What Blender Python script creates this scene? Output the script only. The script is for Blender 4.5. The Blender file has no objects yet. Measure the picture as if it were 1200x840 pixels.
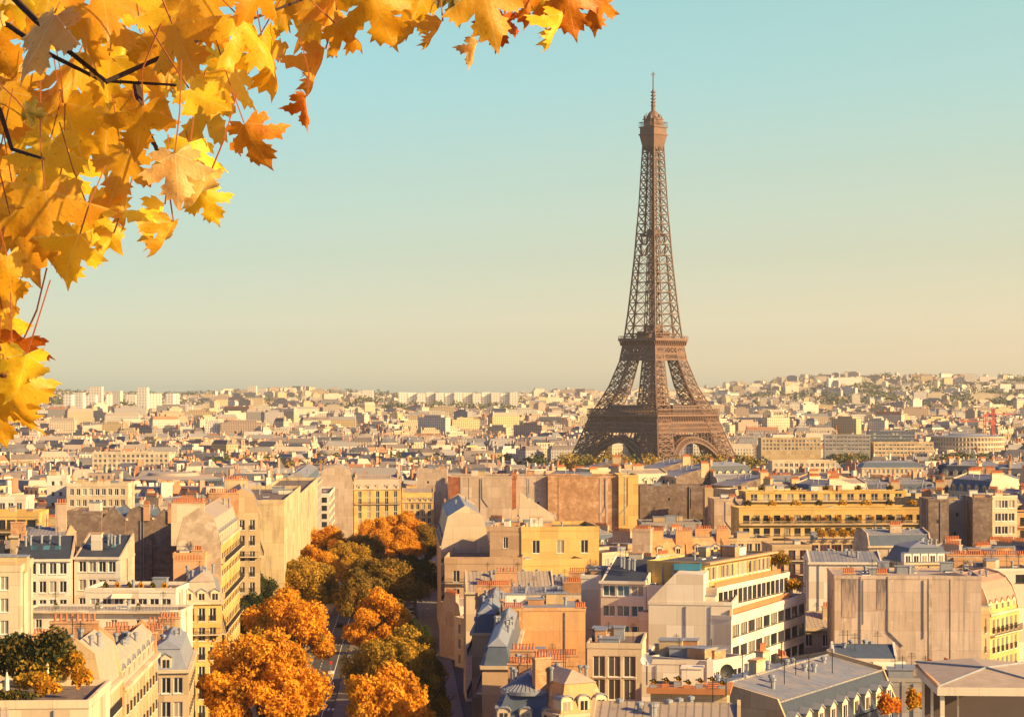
import bpy, bmesh, math, random
import numpy as np
from mathutils import Vector, Matrix
R = math.radians
random.seed(7)
np.random.seed(7)
sc = bpy.context.scene
# ---------------------------------------------------------------- camera
FP, HY, CZ = 2567.0, 455.0, 50.0          # focal length in photo pixels, horizon row, eye height
cam = bpy.data.objects.new('camera', bpy.data.cameras.new('camera'))
sc.collection.objects.link(cam)
cam.location = (0, 0, CZ)
cam.rotation_euler = (R(90), 0, 0)
cam.data.sensor_width = 36
cam.data.lens = FP / 1200 * 36
cam.data.shift_y = 35 / 1200
cam.data.clip_start = 0.1
cam.data.clip_end = 40000
sc.camera = cam
# ---------------------------------------------------------------- sky and sun
SUN_AZ, SUN_EL = 117.0, 25.0               # clockwise from +Y
w = bpy.data.worlds.new('World'); sc.world = w; w.use_nodes = True
nt = w.node_tree; nt.nodes.clear()
out = nt.nodes.new('ShaderNodeOutputWorld'); bg = nt.nodes.new('ShaderNodeBackground')
sky = nt.nodes.new('ShaderNodeTexSky'); sky.sky_type = 'NISHITA'; sky.sun_disc = False
sky.sun_elevation = R(SUN_EL); sky.sun_rotation = R(SUN_AZ); sky.altitude = 100
sky.air_density = 1.0; sky.dust_density = 1.6; sky.ozone_density = 1.5
tc = nt.nodes.new('ShaderNodeTexCoord'); sep = nt.nodes.new('ShaderNodeSeparateXYZ')
nt.links.new(tc.outputs['Generated'], sep.inputs[0])
ramp = nt.nodes.new('ShaderNodeValToRGB')
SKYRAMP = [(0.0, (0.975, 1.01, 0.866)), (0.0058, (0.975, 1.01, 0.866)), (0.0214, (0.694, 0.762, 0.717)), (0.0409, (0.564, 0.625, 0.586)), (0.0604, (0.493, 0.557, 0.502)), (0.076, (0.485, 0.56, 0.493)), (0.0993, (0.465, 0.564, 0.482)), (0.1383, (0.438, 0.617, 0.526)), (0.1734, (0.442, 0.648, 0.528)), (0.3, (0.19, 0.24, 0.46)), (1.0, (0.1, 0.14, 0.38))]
el = ramp.color_ramp.elements
while len(el) < len(SKYRAMP): el.new(0.5)
for e, (p, c) in zip(el, SKYRAMP): e.position = p; e.color = (*c, 1)
nt.links.new(sep.outputs['Z'], ramp.inputs[0])
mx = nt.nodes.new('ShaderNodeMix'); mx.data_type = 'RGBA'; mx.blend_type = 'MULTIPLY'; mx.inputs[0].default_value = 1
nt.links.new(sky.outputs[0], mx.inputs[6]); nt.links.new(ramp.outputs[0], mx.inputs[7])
r2 = nt.nodes.new('ShaderNodeValToRGB'); mp = nt.nodes.new('ShaderNodeMapRange')      # the air glows a little towards the sun's side
mp.inputs[1].default_value = -.24; mp.inputs[2].default_value = .24; nt.links.new(sep.outputs['X'], mp.inputs[0]); nt.links.new(mp.outputs[0], r2.inputs[0])
r2.color_ramp.elements[0].color = (.90, .95, 1.0, 1); r2.color_ramp.elements[1].color = (1.45, 1.15, 1.03, 1)
m2 = nt.nodes.new('ShaderNodeMix'); m2.data_type = 'RGBA'; m2.blend_type = 'MULTIPLY'; m2.inputs[0].default_value = 1
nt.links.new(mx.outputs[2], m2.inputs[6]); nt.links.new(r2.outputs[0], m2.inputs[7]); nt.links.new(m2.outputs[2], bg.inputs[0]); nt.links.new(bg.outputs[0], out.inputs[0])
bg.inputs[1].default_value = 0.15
sd = bpy.data.lights.new('sun', 'SUN'); sd.energy = 5.0; sd.angle = R(0.55); sd.color = (1.0, .70, .29)
so = bpy.data.objects.new('sun', sd); sc.collection.objects.link(so)
dsun = Vector((math.sin(R(SUN_AZ)) * math.cos(R(SUN_EL)), math.cos(R(SUN_AZ)) * math.cos(R(SUN_EL)), math.sin(R(SUN_EL))))
so.rotation_euler = dsun.to_track_quat('Z', 'Y').to_euler(); so.location = (300, -100, 400)
vs = sc.view_settings; vs.view_transform = 'Standard'; vs.look = 'None'; vs.exposure = 0.92; vs.gamma = 1; vs.use_curve_mapping = False
sc.cycles.use_denoising = True; sc.cycles.max_bounces = 5; sc.cycles.diffuse_bounces = 3; sc.cycles.glossy_bounces = 2
sc.cycles.transmission_bounces = 2; sc.cycles.volume_bounces = 0; sc.cycles.transparent_max_bounces = 4
sc.cycles.sample_clamp_indirect = 4

# ---------------------------------------------------------------- materials
MATS = {}
def new_mat(name):
    m = bpy.data.materials.new(name); m.use_nodes = True
    n = m.node_tree.nodes; b = n['Principled BSDF']
    return m, m.node_tree, b
def lk(t, a, b): t.links.new(a, b)
def mathn(t, op, a, b=None, c=None):
    n = t.nodes.new('ShaderNodeMath'); n.operation = op
    for i, v in enumerate((a, b, c)):
        if v is None: continue
        if isinstance(v, (int, float)): n.inputs[i].default_value = v
        else: lk(t, v, n.inputs[i])
    return n.outputs[0]
def mixc(t, f, a, b, mode='MIX'):
    n = t.nodes.new('ShaderNodeMix'); n.data_type = 'RGBA'; n.blend_type = mode
    for i, v in ((0, f), (6, a), (7, b)):
        if isinstance(v, (int, float)): n.inputs[i].default_value = v
        elif isinstance(v, tuple): n.inputs[i].default_value = (*v, 1) if len(v) == 3 else v
        else: lk(t, v, n.inputs[i])
    return n.outputs[2]
def noise(t, vec, scale, detail=3, rough=.6):
    n = t.nodes.new('ShaderNodeTexNoise'); n.inputs['Scale'].default_value = scale
    n.inputs['Detail'].default_value = detail; n.inputs['Roughness'].default_value = rough
    if vec is not None: lk(t, vec, n.inputs['Vector'])
    return n.outputs[0]
def mrange(t, v, a, b, c, d):
    n = t.nodes.new('ShaderNodeMapRange')
    lk(t, v, n.inputs[0])
    for i, k in enumerate((a, b, c, d)): n.inputs[i + 1].default_value = k
    return n.outputs[0]
def scaled(t, vec, s):
    n = t.nodes.new('ShaderNodeMapping'); n.inputs['Scale'].default_value = s; lk(t, vec, n.inputs[0]); return n.outputs[0]
def wall_mat(name, col, var=.16, streak=.22, rough=.9, objcol=False, dirt=(.30, .24, .19)):
    m, t, b = new_mat(name)
    tcn = t.nodes.new('ShaderNodeTexCoord'); o = tcn.outputs['Object']
    oi = t.nodes.new('ShaderNodeObjectInfo')
    base = oi.outputs['Color'] if objcol else None
    n1 = noise(t, o, .35, 4); n2 = noise(t, scaled(t, o, (1.3, 1.3, .12)), 1.0, 4); n3 = noise(t, o, 4, 2)
    c0 = mixc(t, 1.0, base if objcol else col, col if objcol else (1, 1, 1), 'MULTIPLY')
    c1 = mixc(t, mrange(t, n1, .3, .7, 0, var), c0, dirt)
    c2 = mixc(t, mrange(t, n2, .5, .75, 0, streak), c1, dirt)
    c3 = mixc(t, mrange(t, n3, .3, .7, 0, .12), c2, (.8, .75, .65), 'MULTIPLY')
    spx = t.nodes.new('ShaderNodeSeparateXYZ'); lk(t, o, spx.inputs[0]); cb = t.nodes.new('ShaderNodeCombineXYZ')
    lk(t, mathn(t, 'ADD', spx.outputs[0], spx.outputs[1]), cb.inputs[0]); lk(t, spx.outputs[2], cb.inputs[1])
    br = t.nodes.new('ShaderNodeTexBrick'); lk(t, cb.outputs[0], br.inputs[0]); br.offset = .37; br.inputs['Scale'].default_value = 1
    br.inputs['Color1'].default_value = (1, 1, 1, 1); br.inputs['Color2'].default_value = (.72, .66, .60, 1); br.inputs['Mortar'].default_value = (.66, .60, .55, 1)
    br.inputs['Brick Width'].default_value = 4.3; br.inputs['Row Height'].default_value = 3.1; br.inputs['Mortar Size'].default_value = .045; br.inputs['Mortar Smooth'].default_value = .6
    c3 = mixc(t, .9, c3, br.outputs[0], 'MULTIPLY')
    n5 = noise(t, scaled(t, o, (2.2, 2.2, .05)), 1.0, 5, .7); c3 = mixc(t, mrange(t, n5, .56, .72, 0, streak * 1.6), c3, tuple(k * .7 for k in dirt))
    n6 = noise(t, o, .9, 5, .75); c3 = mixc(t, mrange(t, n6, .57, .66, 0, var * 1.4), c3, (.74, .64, .50))
    c4 = mixc(t, mrange(t, oi.outputs['Random'], 0, 1, 0, .10), c3, (.62, .50, .40))
    lk(t, c4, b.inputs['Base Color']); b.inputs['Roughness'].default_value = rough
    b.inputs['Specular IOR Level'].default_value = .2
    MATS[name] = m; return m
def brick_mat(name, c1, c2, mortar, amt=1.0):
    m, t, b = new_mat(name)
    tcn = t.nodes.new('ShaderNodeTexCoord'); o = tcn.outputs['Object']
    sp = t.nodes.new('ShaderNodeSeparateXYZ'); lk(t, o, sp.inputs[0])
    cb = t.nodes.new('ShaderNodeCombineXYZ')
    lk(t, mathn(t, 'ADD', sp.outputs[0], sp.outputs[1]), cb.inputs[0]); lk(t, sp.outputs[2], cb.inputs[1])
    br = t.nodes.new('ShaderNodeTexBrick'); lk(t, cb.outputs[0], br.inputs[0])
    br.inputs['Color1'].default_value = (*c1, 1); br.inputs['Color2'].default_value = (*c2, 1); br.inputs['Mortar'].default_value = (*mortar, 1)
    br.inputs['Scale'].default_value = 1; br.inputs['Brick Width'].default_value = .55; br.inputs['Row Height'].default_value = .28
    br.inputs['Mortar Size'].default_value = .02
    v = t.nodes.new('ShaderNodeTexVoronoi'); v.inputs['Scale'].default_value = 1.0; lk(t, o, v.inputs['Vector'])
    n1 = noise(t, o, .22, 4); n2 = noise(t, o, 1.2, 4, .7)
    c = mixc(t, mrange(t, n2, .44, .60, 0, .85), br.outputs[0], mortar)
    c = mixc(t, mrange(t, n1, .40, .62, 0, .75), c, tuple(k * .55 for k in c1))
    sv = t.nodes.new('ShaderNodeSeparateXYZ'); lk(t, v.outputs['Color'], sv.inputs[0])
    c = mixc(t, mrange(t, sv.outputs[0], 0, 1, 0, .6), c, tuple(k * .6 for k in c2))
    lk(t, c, b.inputs['Base Color']); b.inputs['Roughness'].default_value = .95; b.inputs['Specular IOR Level'].default_value = .1
    MATS[name] = m; return m
def plain(name, col, rough=.7, metal=0, var=.15, vs_=1.0, col2=None, spec=.3):
    m, t, b = new_mat(name)
    tcn = t.nodes.new('ShaderNodeTexCoord')
    n1 = noise(t, tcn.outputs['Object'], vs_, 4, .65)
    c2 = col2 or tuple(k * .55 for k in col)
    c = mixc(t, mrange(t, n1, .38, .68, 0, max(var, 0) if col2 is None else 1), col, c2)
    lk(t, c, b.inputs['Base Color']); b.inputs['Roughness'].default_value = rough; b.inputs['Metallic'].default_value = metal
    b.inputs['Specular IOR Level'].default_value = spec
    MATS[name] = m; return m
def seam_mat(name, col, pitch=.6, axis=0, rough=.5, dark=.4, var=.5):
    """standing seam sheet: thin darker lines along one local axis, patchy panels"""
    m, t, b = new_mat(name)
    tcn = t.nodes.new('ShaderNodeTexCoord'); o = tcn.outputs['Object']
    sp = t.nodes.new('ShaderNodeSeparateXYZ'); lk(t, o, sp.inputs[0])
    u = mathn(t, 'DIVIDE', sp.outputs[axis], pitch); fr = mathn(t, 'FRACT', u)
    line = mathn(t, 'LESS_THAN', fr, .2)
    wn = t.nodes.new('ShaderNodeTexWhiteNoise'); wn.noise_dimensions = '1D'; lk(t, mathn(t, 'FLOOR', u), wn.inputs['W'])
    n1 = noise(t, o, .5, 4)
    c = mixc(t, mrange(t, wn.outputs[0], 0, 1, 0, var), col, tuple(k * .6 for k in col))
    c = mixc(t, mrange(t, n1, .42, .62, 0, .6), c, (.46, .36, .27)); n7 = noise(t, o, 1.7, 4, .7); c = mixc(t, mrange(t, n7, .56, .68, 0, .6), c, tuple(k * .45 for k in col))
    c = mixc(t, mathn(t, 'MULTIPLY', line, .75), c, tuple(k * dark for k in col))
    lk(t, c, b.inputs['Base Color']); b.inputs['Roughness'].default_value = rough; b.inputs['Metallic'].default_value = .15
    MATS[name] = m; return m
wall_mat('cream', (.60, .44, .25)); wall_mat('cream_lt', (.74, .60, .42), .14, .22); wall_mat('ochre', (.62, .45, .22), .12)
wall_mat('white', (.82, .73, .61), .08, .14); wall_mat('pinkish', (.60, .44, .36), .14, .18); wall_mat('grey', (.40, .37, .36), .15)
wall_mat('plaster', (.66, .49, .37), .38, .6); wall_mat('orange', (.76, .40, .16), .32, .5); wall_mat('stone', (.62, .41, .25), .2)
wall_mat('yellow', (.78, .50, .14), .2, .25); wall_mat('streaky', (.72, .57, .32), .35, .9); wall_mat('tint_wall', (1, 1, 1), .16, .22, objcol=True)
wall_mat('stained', (.68, .52, .41), .34, .75, dirt=(.33, .27, .25))
brick_mat('brown_brick', (.30, .20, .155), (.22, .145, .12), (.37, .29, .23))
brick_mat('orange_brick', (.62, .31, .15), (.54, .26, .13), (.70, .48, .30))
brick_mat('red_brick', (.42, .13, .06), (.34, .10, .05), (.40, .2, .12))
brick_mat('rubble', (.62, .47, .33), (.52, .37, .27), (.70, .58, .44))
seam_mat('zinc_x', (.29, .30, .335), .7, 0); seam_mat('zinc_y', (.29, .30, .335), .7, 1)
seam_mat('warm_zinc_x', (.50, .39, .29), .7, 0); seam_mat('warm_zinc_y', (.50, .39, .29), .7, 1)
plain('zinc', (.29, .30, .335), .5, .1, .4); plain('warm_zinc', (.50, .39, .29), .6, .1, .4)
plain('slate_dark', (.055, .065, .09), .5, 0, .5, 1.5); plain('slate', (.052, .062, .085), .55, 0, .4); plain('slate_blue', (.10, .125, .17), .5, 0, .4)
plain('copper_roof', (.45, .27, .19), .6, .1, .3)
plain('gravel', (.24, .17, .14), .95, 0, 1, 1.2, (.10, .075, .065)); plain('tar', (.12, .11, .115), .9, 0, .5)
plain('white_paint', (.78, .74, .68), .5, 0, .1); plain('dark_metal', (.035, .035, .04), .5, .3, .2); plain('iron', (.06, .055, .06), .5, .4, .2)
plain('terracotta', (.50, .17, .075), .8, 0, .5, 3); plain('terra_pale', (.62, .34, .18), .8, 0, .4, 3)
plain('wood_red', (.35, .07, .05), .7); plain('awning', (.80, .70, .52), .9, 0, .05); plain('ochre_blind', (.75, .42, .10), .9, 0, .1)
plain('blue_panel', (.05, .22, .33), .6, 0, .2); plain('deck_orange', (.50, .20, .08), .8, 0, .4, .6)
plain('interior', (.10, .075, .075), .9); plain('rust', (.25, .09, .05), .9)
def glass_mat(name, col, rough=.12):
    m, t, b = new_mat(name)
    oi = t.nodes.new('ShaderNodeObjectInfo')
    c = mixc(t, mrange(t, oi.outputs['Random'], 0, 1, 0, 1), tuple(k * .5 for k in col), tuple(min(1, k * 1.7) for k in col))
    c = mixc(t, mathn(t, 'GREATER_THAN', mathn(t, 'FRACT', mathn(t, 'MULTIPLY', oi.outputs['Random'], 37.7)), .80), c, (.34, .29, .22))
    lk(t, c, b.inputs['Base Color']); b.inputs['Roughness'].default_value = rough; b.inputs['Specular IOR Level'].default_value = .6
    MATS[name] = m
glass_mat('glass', (.035, .035, .045)); glass_mat('glass_blue', (.05, .13, .16), .06)
# iron of the tower
m, t, b = new_mat('tower_iron')
tcn = t.nodes.new('ShaderNodeTexCoord'); n1 = noise(t, tcn.outputs['Object'], .15, 3)
lk(t, mixc(t, mrange(t, n1, .35, .65, 0, 1), (.20, .10, .062), (.14, .08, .06)), b.inputs['Base Color'])
b.inputs['Roughness'].default_value = .6; b.inputs['Metallic'].default_value = .0; MATS['tower_iron'] = m
plain('shaft_iron_hazed', (.15, .095, .075), .6, 0, .3, .1); plain('tower_stone', (.45, .38, .30), .9)  # cooler iron for the shaft: haze and skylight tint put into its colour

# ---------------------------------------------------------------- mesh helpers
class MB:
    def __init__(s): s.v = []; s.f = []; s.m = []
    def add(s, vs, fs, m=0):
        o = len(s.v); s.v += [tuple(p) for p in vs]
        for f in fs: s.f.append(tuple(i + o for i in f)); s.m.append(m)
    def box(s, x0, x1, y0, y1, z0, z1, m=0, skip=''):
        vs = [(x0, y0, z0), (x1, y0, z0), (x1, y1, z0), (x0, y1, z0), (x0, y0, z1), (x1, y0, z1), (x1, y1, z1), (x0, y1, z1)]
        fs = {'b': (3, 2, 1, 0), 't': (4, 5, 6, 7), 'f': (0, 1, 5, 4), 'r': (1, 2, 6, 5), 'k': (2, 3, 7, 6), 'l': (3, 0, 4, 7)}
        s.add(vs, [f for k, f in fs.items() if k not in skip], m)
    def prism(s, poly, vec, m=0):
        """poly: list of 3D points, swept by vec"""
        n = len(poly); v = Vector(vec)
        a = [Vector(p) for p in poly]; vs = a + [p + v for p in a]
        s.add(vs, [tuple(range(n)), tuple(range(2 * n - 1, n - 1, -1))] + [(i + n, (i + 1) % n + n, (i + 1) % n, i) for i in range(n)], m)
    def bar(s, p, q, t, m=0, t2=None):
        p, q = Vector(p), Vector(q); d = q - p
        if d.length < 1e-6: return
        z = Vector((0, 0, 1)) if abs(d.normalized().z) < .95 else Vector((1, 0, 0))
        a = d.cross(z).normalized() * t / 2; b = d.cross(a).normalized() * (t2 or t) / 2
        vs = [p - a - b, p + a - b, p + a + b, p - a + b, q - a - b, q + a - b, q + a + b, q - a + b]
        s.add(vs, [(3, 2, 1, 0), (4, 5, 6, 7), (0, 1, 5, 4), (1, 2, 6, 5), (2, 3, 7, 6), (3, 0, 4, 7)], m)
    def lathe(s, cx, cy, prof, n=12, m=0, a0=0, a1=2 * math.pi):
        full = abs(a1 - a0 - 2 * math.pi) < 1e-6; k = n if full else n + 1
        o = len(s.v)
        for r, z in prof:
            for i in range(k):
                a = a0 + (a1 - a0) * i / n; s.v.append((cx + r * math.cos(a), cy + r * math.sin(a), z))
        for j in range(len(prof) - 1):
            for i in range(n):
                i2 = (i + 1) % k
                s.f.append((o + j * k + i, o + j * k + i2, o + (j + 1) * k + i2, o + (j + 1) * k + i)); s.m.append(m)
    def mesh(s, name, mats, smooth=False):
        me = bpy.data.meshes.new(name); me.from_pydata(s.v, [], s.f)
        for x in mats: me.materials.append(MATS[x] if isinstance(x, str) else x)
        me.polygons.foreach_set('material_index', s.m)
        if smooth: me.polygons.foreach_set('use_smooth', [True] * len(s.f))
        me.update(); return me
    def obj(s, name, mats, parent=None, loc=(0, 0, 0), rz=0, smooth=False):
        return link(name, s.mesh(name, mats, smooth), parent, loc, rz)
def link(name, me, parent=None, loc=(0, 0, 0), rz=0):
    o = bpy.data.objects.new(name, me); sc.collection.objects.link(o)
    o.parent = parent; o.location = loc; o.rotation_euler = (0, 0, rz)
    return o
def tag(o, label=None, cat=None, group=None, kind=None):
    if label: o['label'] = label
    if cat: o['category'] = cat
    if group: o['group'] = group
    if kind: o['kind'] = kind
    return o
def empty(name, loc, rz=0):
    o = link(name, None, None, loc, rz); o.empty_display_size = 1; return o
KIDS = {}
def copy_tree(o, parent=None):
    c = o.copy(); sc.collection.objects.link(c); c.parent = parent
    if o not in KIDS: KIDS[o] = list(o.children)
    for ch in KIDS[o]: copy_tree(ch, c)
    return c
def sstep(a, b, x):
    t = min(1, max(0, (x - a) / (b - a))); return t * t * (3 - 2 * t)
def ground(x, y):
    """street level: falls away from the eye towards the river, higher on the right, hills at the far end"""
    g = -.02 * min(y, 1250) - 2.5 * sstep(1250, 1600, y)
    k = sstep(-12, 35, x) * (1 - sstep(700, 1000, y))
    g += k * (.016 * min(y, 1250))
    if y > 2500:
        px = x / y * FP
        tgt = 6 + 62 * sstep(120, 420, px) - 8 * sstep(-250, -80, px) * (1 - sstep(-80, 100, px)) + 5 * math.sin(px * .02)
        g += (tgt + 27.5) * sstep(3800, 9000, y) + 4 * sstep(2500, 4000, y)
    return g
def W3(px, py, Y): return Vector(((px - 600) / FP * Y, Y, CZ - (py - HY) / FP * Y))
# ---------------------------------------------------------------- building kit
WIN = {}
def window_mesh(w, h, style):
    k = (round(w, 2), round(h, 2), style)
    if k in WIN: return WIN[k]
    fr, gl = MB(), MB()
    fm = {'dark': 'dark_metal', 'red': 'wood_red'}.get(style, 'white_paint'); t = .09
    fr.box(-w / 2, -w / 2 + t, .14, .24, 0, h); fr.box(w / 2 - t, w / 2, .14, .24, 0, h)
    fr.box(-w / 2 + t, w / 2 - t, .14, .24, h - t, h); fr.box(-w / 2 + t, w / 2 - t, .14, .24, 0, t)
    n = max(1, round(w / .9)) if style != 'small' else 1
    for i in range(1, n if n > 1 else 1): x = -w / 2 + w * i / n; fr.box(x - .05, x + .05, .15, .23, t, h - t)
    if n == 1 and style != 'small': fr.box(-.05, .05, .15, .23, t, h - t)
    fr.box(-w / 2 - .08, w / 2 + .08, -.10, .14, -.12, -.003)
    if style == 'rail':
        fr.box(-w / 2 - .05, w / 2 + .05, -.12, -.06, .92, 1.0, 1)
        x = -w / 2
        while x < w / 2: fr.box(x, x + .05, -.11, -.07, .0, .92, 1); x += .17
    gl.add([(-w / 2, .2, 0), (w / 2, .2, 0), (w / 2, .2, h), (-w / 2, .2, h)], [(0, 1, 2, 3)])
    gm = 'glass_blue' if style == 'blue' else 'glass'
    r = (fr.mesh('window', [fm, 'iron']), gl.mesh('pane', [gm]))
    fr.add(gl.v, gl.f, 2); r = (*r, fr.mesh('window', [fm, 'iron', gm]))
    WIN[k] = r; return r
def side(s, W, D):
    return {'F': ((0, 0), (1, 0), 0, W), 'R': ((W, 0), (0, 1), math.pi / 2, D), 'L': ((0, D), (0, -1), -math.pi / 2, D), 'B': ((W, D), (-1, 0), math.pi, W)}[s]
def put_side(o, s, W, D, t, z, inset=0):
    (px, py), (ux, uy), a, L = side(s, W, D)
    o.location = (px + ux * t - uy * inset, py + uy * t + ux * inset, z); o.rotation_euler = (0, 0, a)
def spec_rows(H, spec):
    """spec: rows, cols, w, h, [style], [fh], [top], [m0], [m1]"""
    rows, cols, w, h = spec[:4]; o = dict(spec[4]) if len(spec) > 4 else {}
    fh = o.get('fh', 3.2); top = o.get('top', .9)
    zs = [(H - top - h - i * fh, H - top - i * fh) for i in range(rows)]
    return rows, cols, w, h, zs, o
def face_wall(mb, s, W, D, H, z0, spec, mat=0):
    (px, py), (ux, uy), a, L = side(s, W, D); nx, ny = -uy, ux      # inward
    P = lambda t, z, d=0: (px + ux * t + nx * d, py + uy * t + ny * d, z)
    xs = [0, L]; zc = [z0, H]; cols = []
    if spec:
        rows, nc, w, h, zs, o = spec_rows(H, spec)
        m0, m1 = o.get('m0', .6), o.get('m1', .6)
        pitch = (L - m0 - m1) / nc; w = min(w, pitch * .86)
        cols = [(m0 + pitch * (i + .5) - w / 2, m0 + pitch * (i + .5) + w / 2) for i in range(nc)]
        zs = [z for z in zs if z[0] > z0 + .3]
        xs = [0] + [k for c in cols for k in c] + [L]
        zc = [z0] + [k for z in reversed(zs) for k in z] + [H]
    for i in range(len(xs) - 1):
        for j in range(len(zc) - 1):
            a0, a1, b0, b1 = xs[i], xs[i + 1], zc[j], zc[j + 1]
            if i % 2 and j % 2:
                d = .26
                mb.add([P(a0, b0), P(a1, b0), P(a1, b1), P(a0, b1), P(a0, b0, d), P(a1, b0, d), P(a1, b1, d), P(a0, b1, d)],
                       [(0, 1, 5, 4), (1, 2, 6, 5), (2, 3, 7, 6), (3, 0, 4, 7)], mat)
            else: mb.add([P(a0, b0), P(a1, b0), P(a1, b1), P(a0, b1)], [(0, 1, 2, 3)], mat)
    return [(((c[0] + c[1]) / 2), z[0], c[1] - c[0], z[1] - z[0]) for c in cols for z in (zs if spec else [])]
PROFILES = {
    'mans': lambda S, h: [(0.25, 0), (min(1.6, S * .16), h * .72), (S / 2, h), (S - min(1.6, S * .16), h * .72), (S - .25, 0)],
    'half': lambda S, h: [(0.25, 0), (min(2.6, S * .3), h * .8), (S - .3, h), (S - .25, 0)],
    'gab': lambda S, h: [(0, 0), (S / 2, h), (S, 0)],
    'shed': lambda S, h: [(0, 0), (S - .3, h), (S, 0)],
    'shedr': lambda S, h: [(0, 0), (.3, h), (S, 0)],
    'barrel': lambda S, h: [(.25, 0)] + [(S * .32 * (1 - math.cos(a)) + .25, h * .92 * math.sin(a)) for a in (.35, .7, 1.05, 1.4)] + [(S / 2, h), (S - .6, h * .9), (S - .25, 0)],
}
POT = {}
def pot_mesh(c):
    if c not in POT:
        b = MB(); b.lathe(0, 0, [(.13, 0), (.16, .1), (.13, .2), (.13, .62), (.17, .66), (.17, .74), (.10, .74), (.09, .4)], 7)
        POT[c] = b.mesh('chimney_pot', [c])
    return POT[c]
def chimney(root, x, y, ln, ax, z0, z1, npots, mat='cream', pots='terracotta', near=True):
    """stack of length ln along axis ax centred at x, y"""
    hx, hy = (ln / 2, .4) if ax == 'x' else (.4, ln / 2)
    b = MB(); b.box(x - hx, x + hx, y - hy, y + hy, z0, z1); b.box(x - hx - .1, x + hx + .1, y - hy - .1, y + hy + .1, z1, z1 + .2, 1)
    if not near:
        for i in range(npots):
            t = (i + .5) / npots * 2 - 1; cx, cy = (x + t * hx * .92, y) if ax == 'x' else (x, y + t * hy * .92)
            b.lathe(cx, cy, [(.17, z1 + .2), (.15, z1 + .95), (0, z1 + .95)], 5, 2)
    c = b.obj('chimney', [mat, 'terra_pale', pots], root)
    if near:
        for i in range(npots):
            t = (i + .5) / npots * 2 - 1; cx, cy = (x + t * hx * .92, y) if ax == 'x' else (x, y + t * hy * .92)
            link('chimney_pot', pot_mesh(pots), c, (cx, cy, z1 + .2))
    return c
DORM = {}
def dormer_mesh(style, rm, wm):
    k = (style, rm, wm)
    if k in DORM: return DORM[k]
    b = MB(); w, h, d = .72, 1.75, 2.0
    if style == 'round':
        pr = [(-w, 0), (w, 0)] + [(w * math.cos(a), h - .35 + .5 * math.sin(a)) for a in (0, .6, 1.2, math.pi - 1.2, math.pi - .6, math.pi)]
    elif style == 'flat': pr = [(-w, 0), (w, 0), (w, h), (-w, h)]
    else: pr = [(-w, 0), (w, 0), (w, h - .2), (0, h + .3), (-w, h - .2)]
    b.prism([(x, 0, z) for x, z in pr], (0, d, 0), 0)
    cap = [(x * 1.16, z) for x, z in pr[2:]]; lo = [(x * .98, z - .02) for x, z in pr[2:]]
    for i in range(len(cap) - 1):
        (x0, z0), (x1, z1) = cap[i], cap[i + 1]
        b.prism([(x0, -.12, z0 + .02), (x1, -.12, z1 + .02), (x1, -.12, z1 + .16), (x0, -.12, z0 + .16)], (0, d, 0), 1)
    b.box(-.45, .45, -.025, -.003, .15, h - .45, 2)
    b.box(-.04, .04, -.05, -.026, .15, h - .45, 0)
    DORM[k] = b.mesh('dormer', [wm, rm, 'glass']); return DORM[k]
def railing(b, s, W, D, t0, t1, z, out, m=0, hgt=1.0, step=.22, slab=None):
    (px, py), (ux, uy), a, L = side(s, W, D)
    P = lambda t, z_, o: Vector((px + ux * t + uy * o, py + uy * t - ux * o, z_))
    if slab is not None:
        q = [P(t0, z - .18, 0), P(t1, z - .18, 0), P(t1, z - .18, out + .06), P(t0, z - .18, out + .06)]
        b.prism(q, (0, 0, .18), slab)
    b.bar(P(t0, z + hgt, out), P(t1, z + hgt, out), .07, m); b.bar(P(t0, z + .12, out), P(t1, z + .12, out), .04, m)
    t = t0
    while t <= t1: b.bar(P(t, z, out), P(t, z + hgt, out), .035, m); t += step
VIS = []; FOOT = []
ALLB = []
def plant_blob(name, x, y, z, rx, ry, rz_, mats, n=90, parent=None, leaf=.16):
    b = MB(); rnd = random.Random(hash((round(x, 1), round(y, 1), n)) & 0xffff)
    cl = [(rnd.uniform(-1, 1) * .6, rnd.uniform(-1, 1) * .6, rnd.uniform(-.3, 1) * .6) for _ in range(6)]
    for i in range(n):
        c = rnd.choice(cl); d = Vector((rnd.gauss(0, 1), rnd.gauss(0, 1), rnd.gauss(0, 1))).normalized() * rnd.uniform(.25, .6)
        p = Vector((x + (c[0] + d.x) * rx, y + (c[1] + d.y) * ry, z + rz_ + (c[2] + d.z) * rz_ * .9))
        s = leaf * rnd.uniform(.7, 1.6); u = Vector((rnd.gauss(0, 1), rnd.gauss(0, 1), rnd.gauss(0, 1))).normalized()
        v = u.orthogonal().normalized() * s; u2 = u.cross(v).normalized() * s
        b.add([p - v - u2, p + v - u2 * .3, p + v * .6 + u2, p - v * .8 + u2 * .7], [(0, 1, 2, 3)], rnd.choice([0, 0, 1]))
    return b.obj(name, mats, parent)
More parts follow.
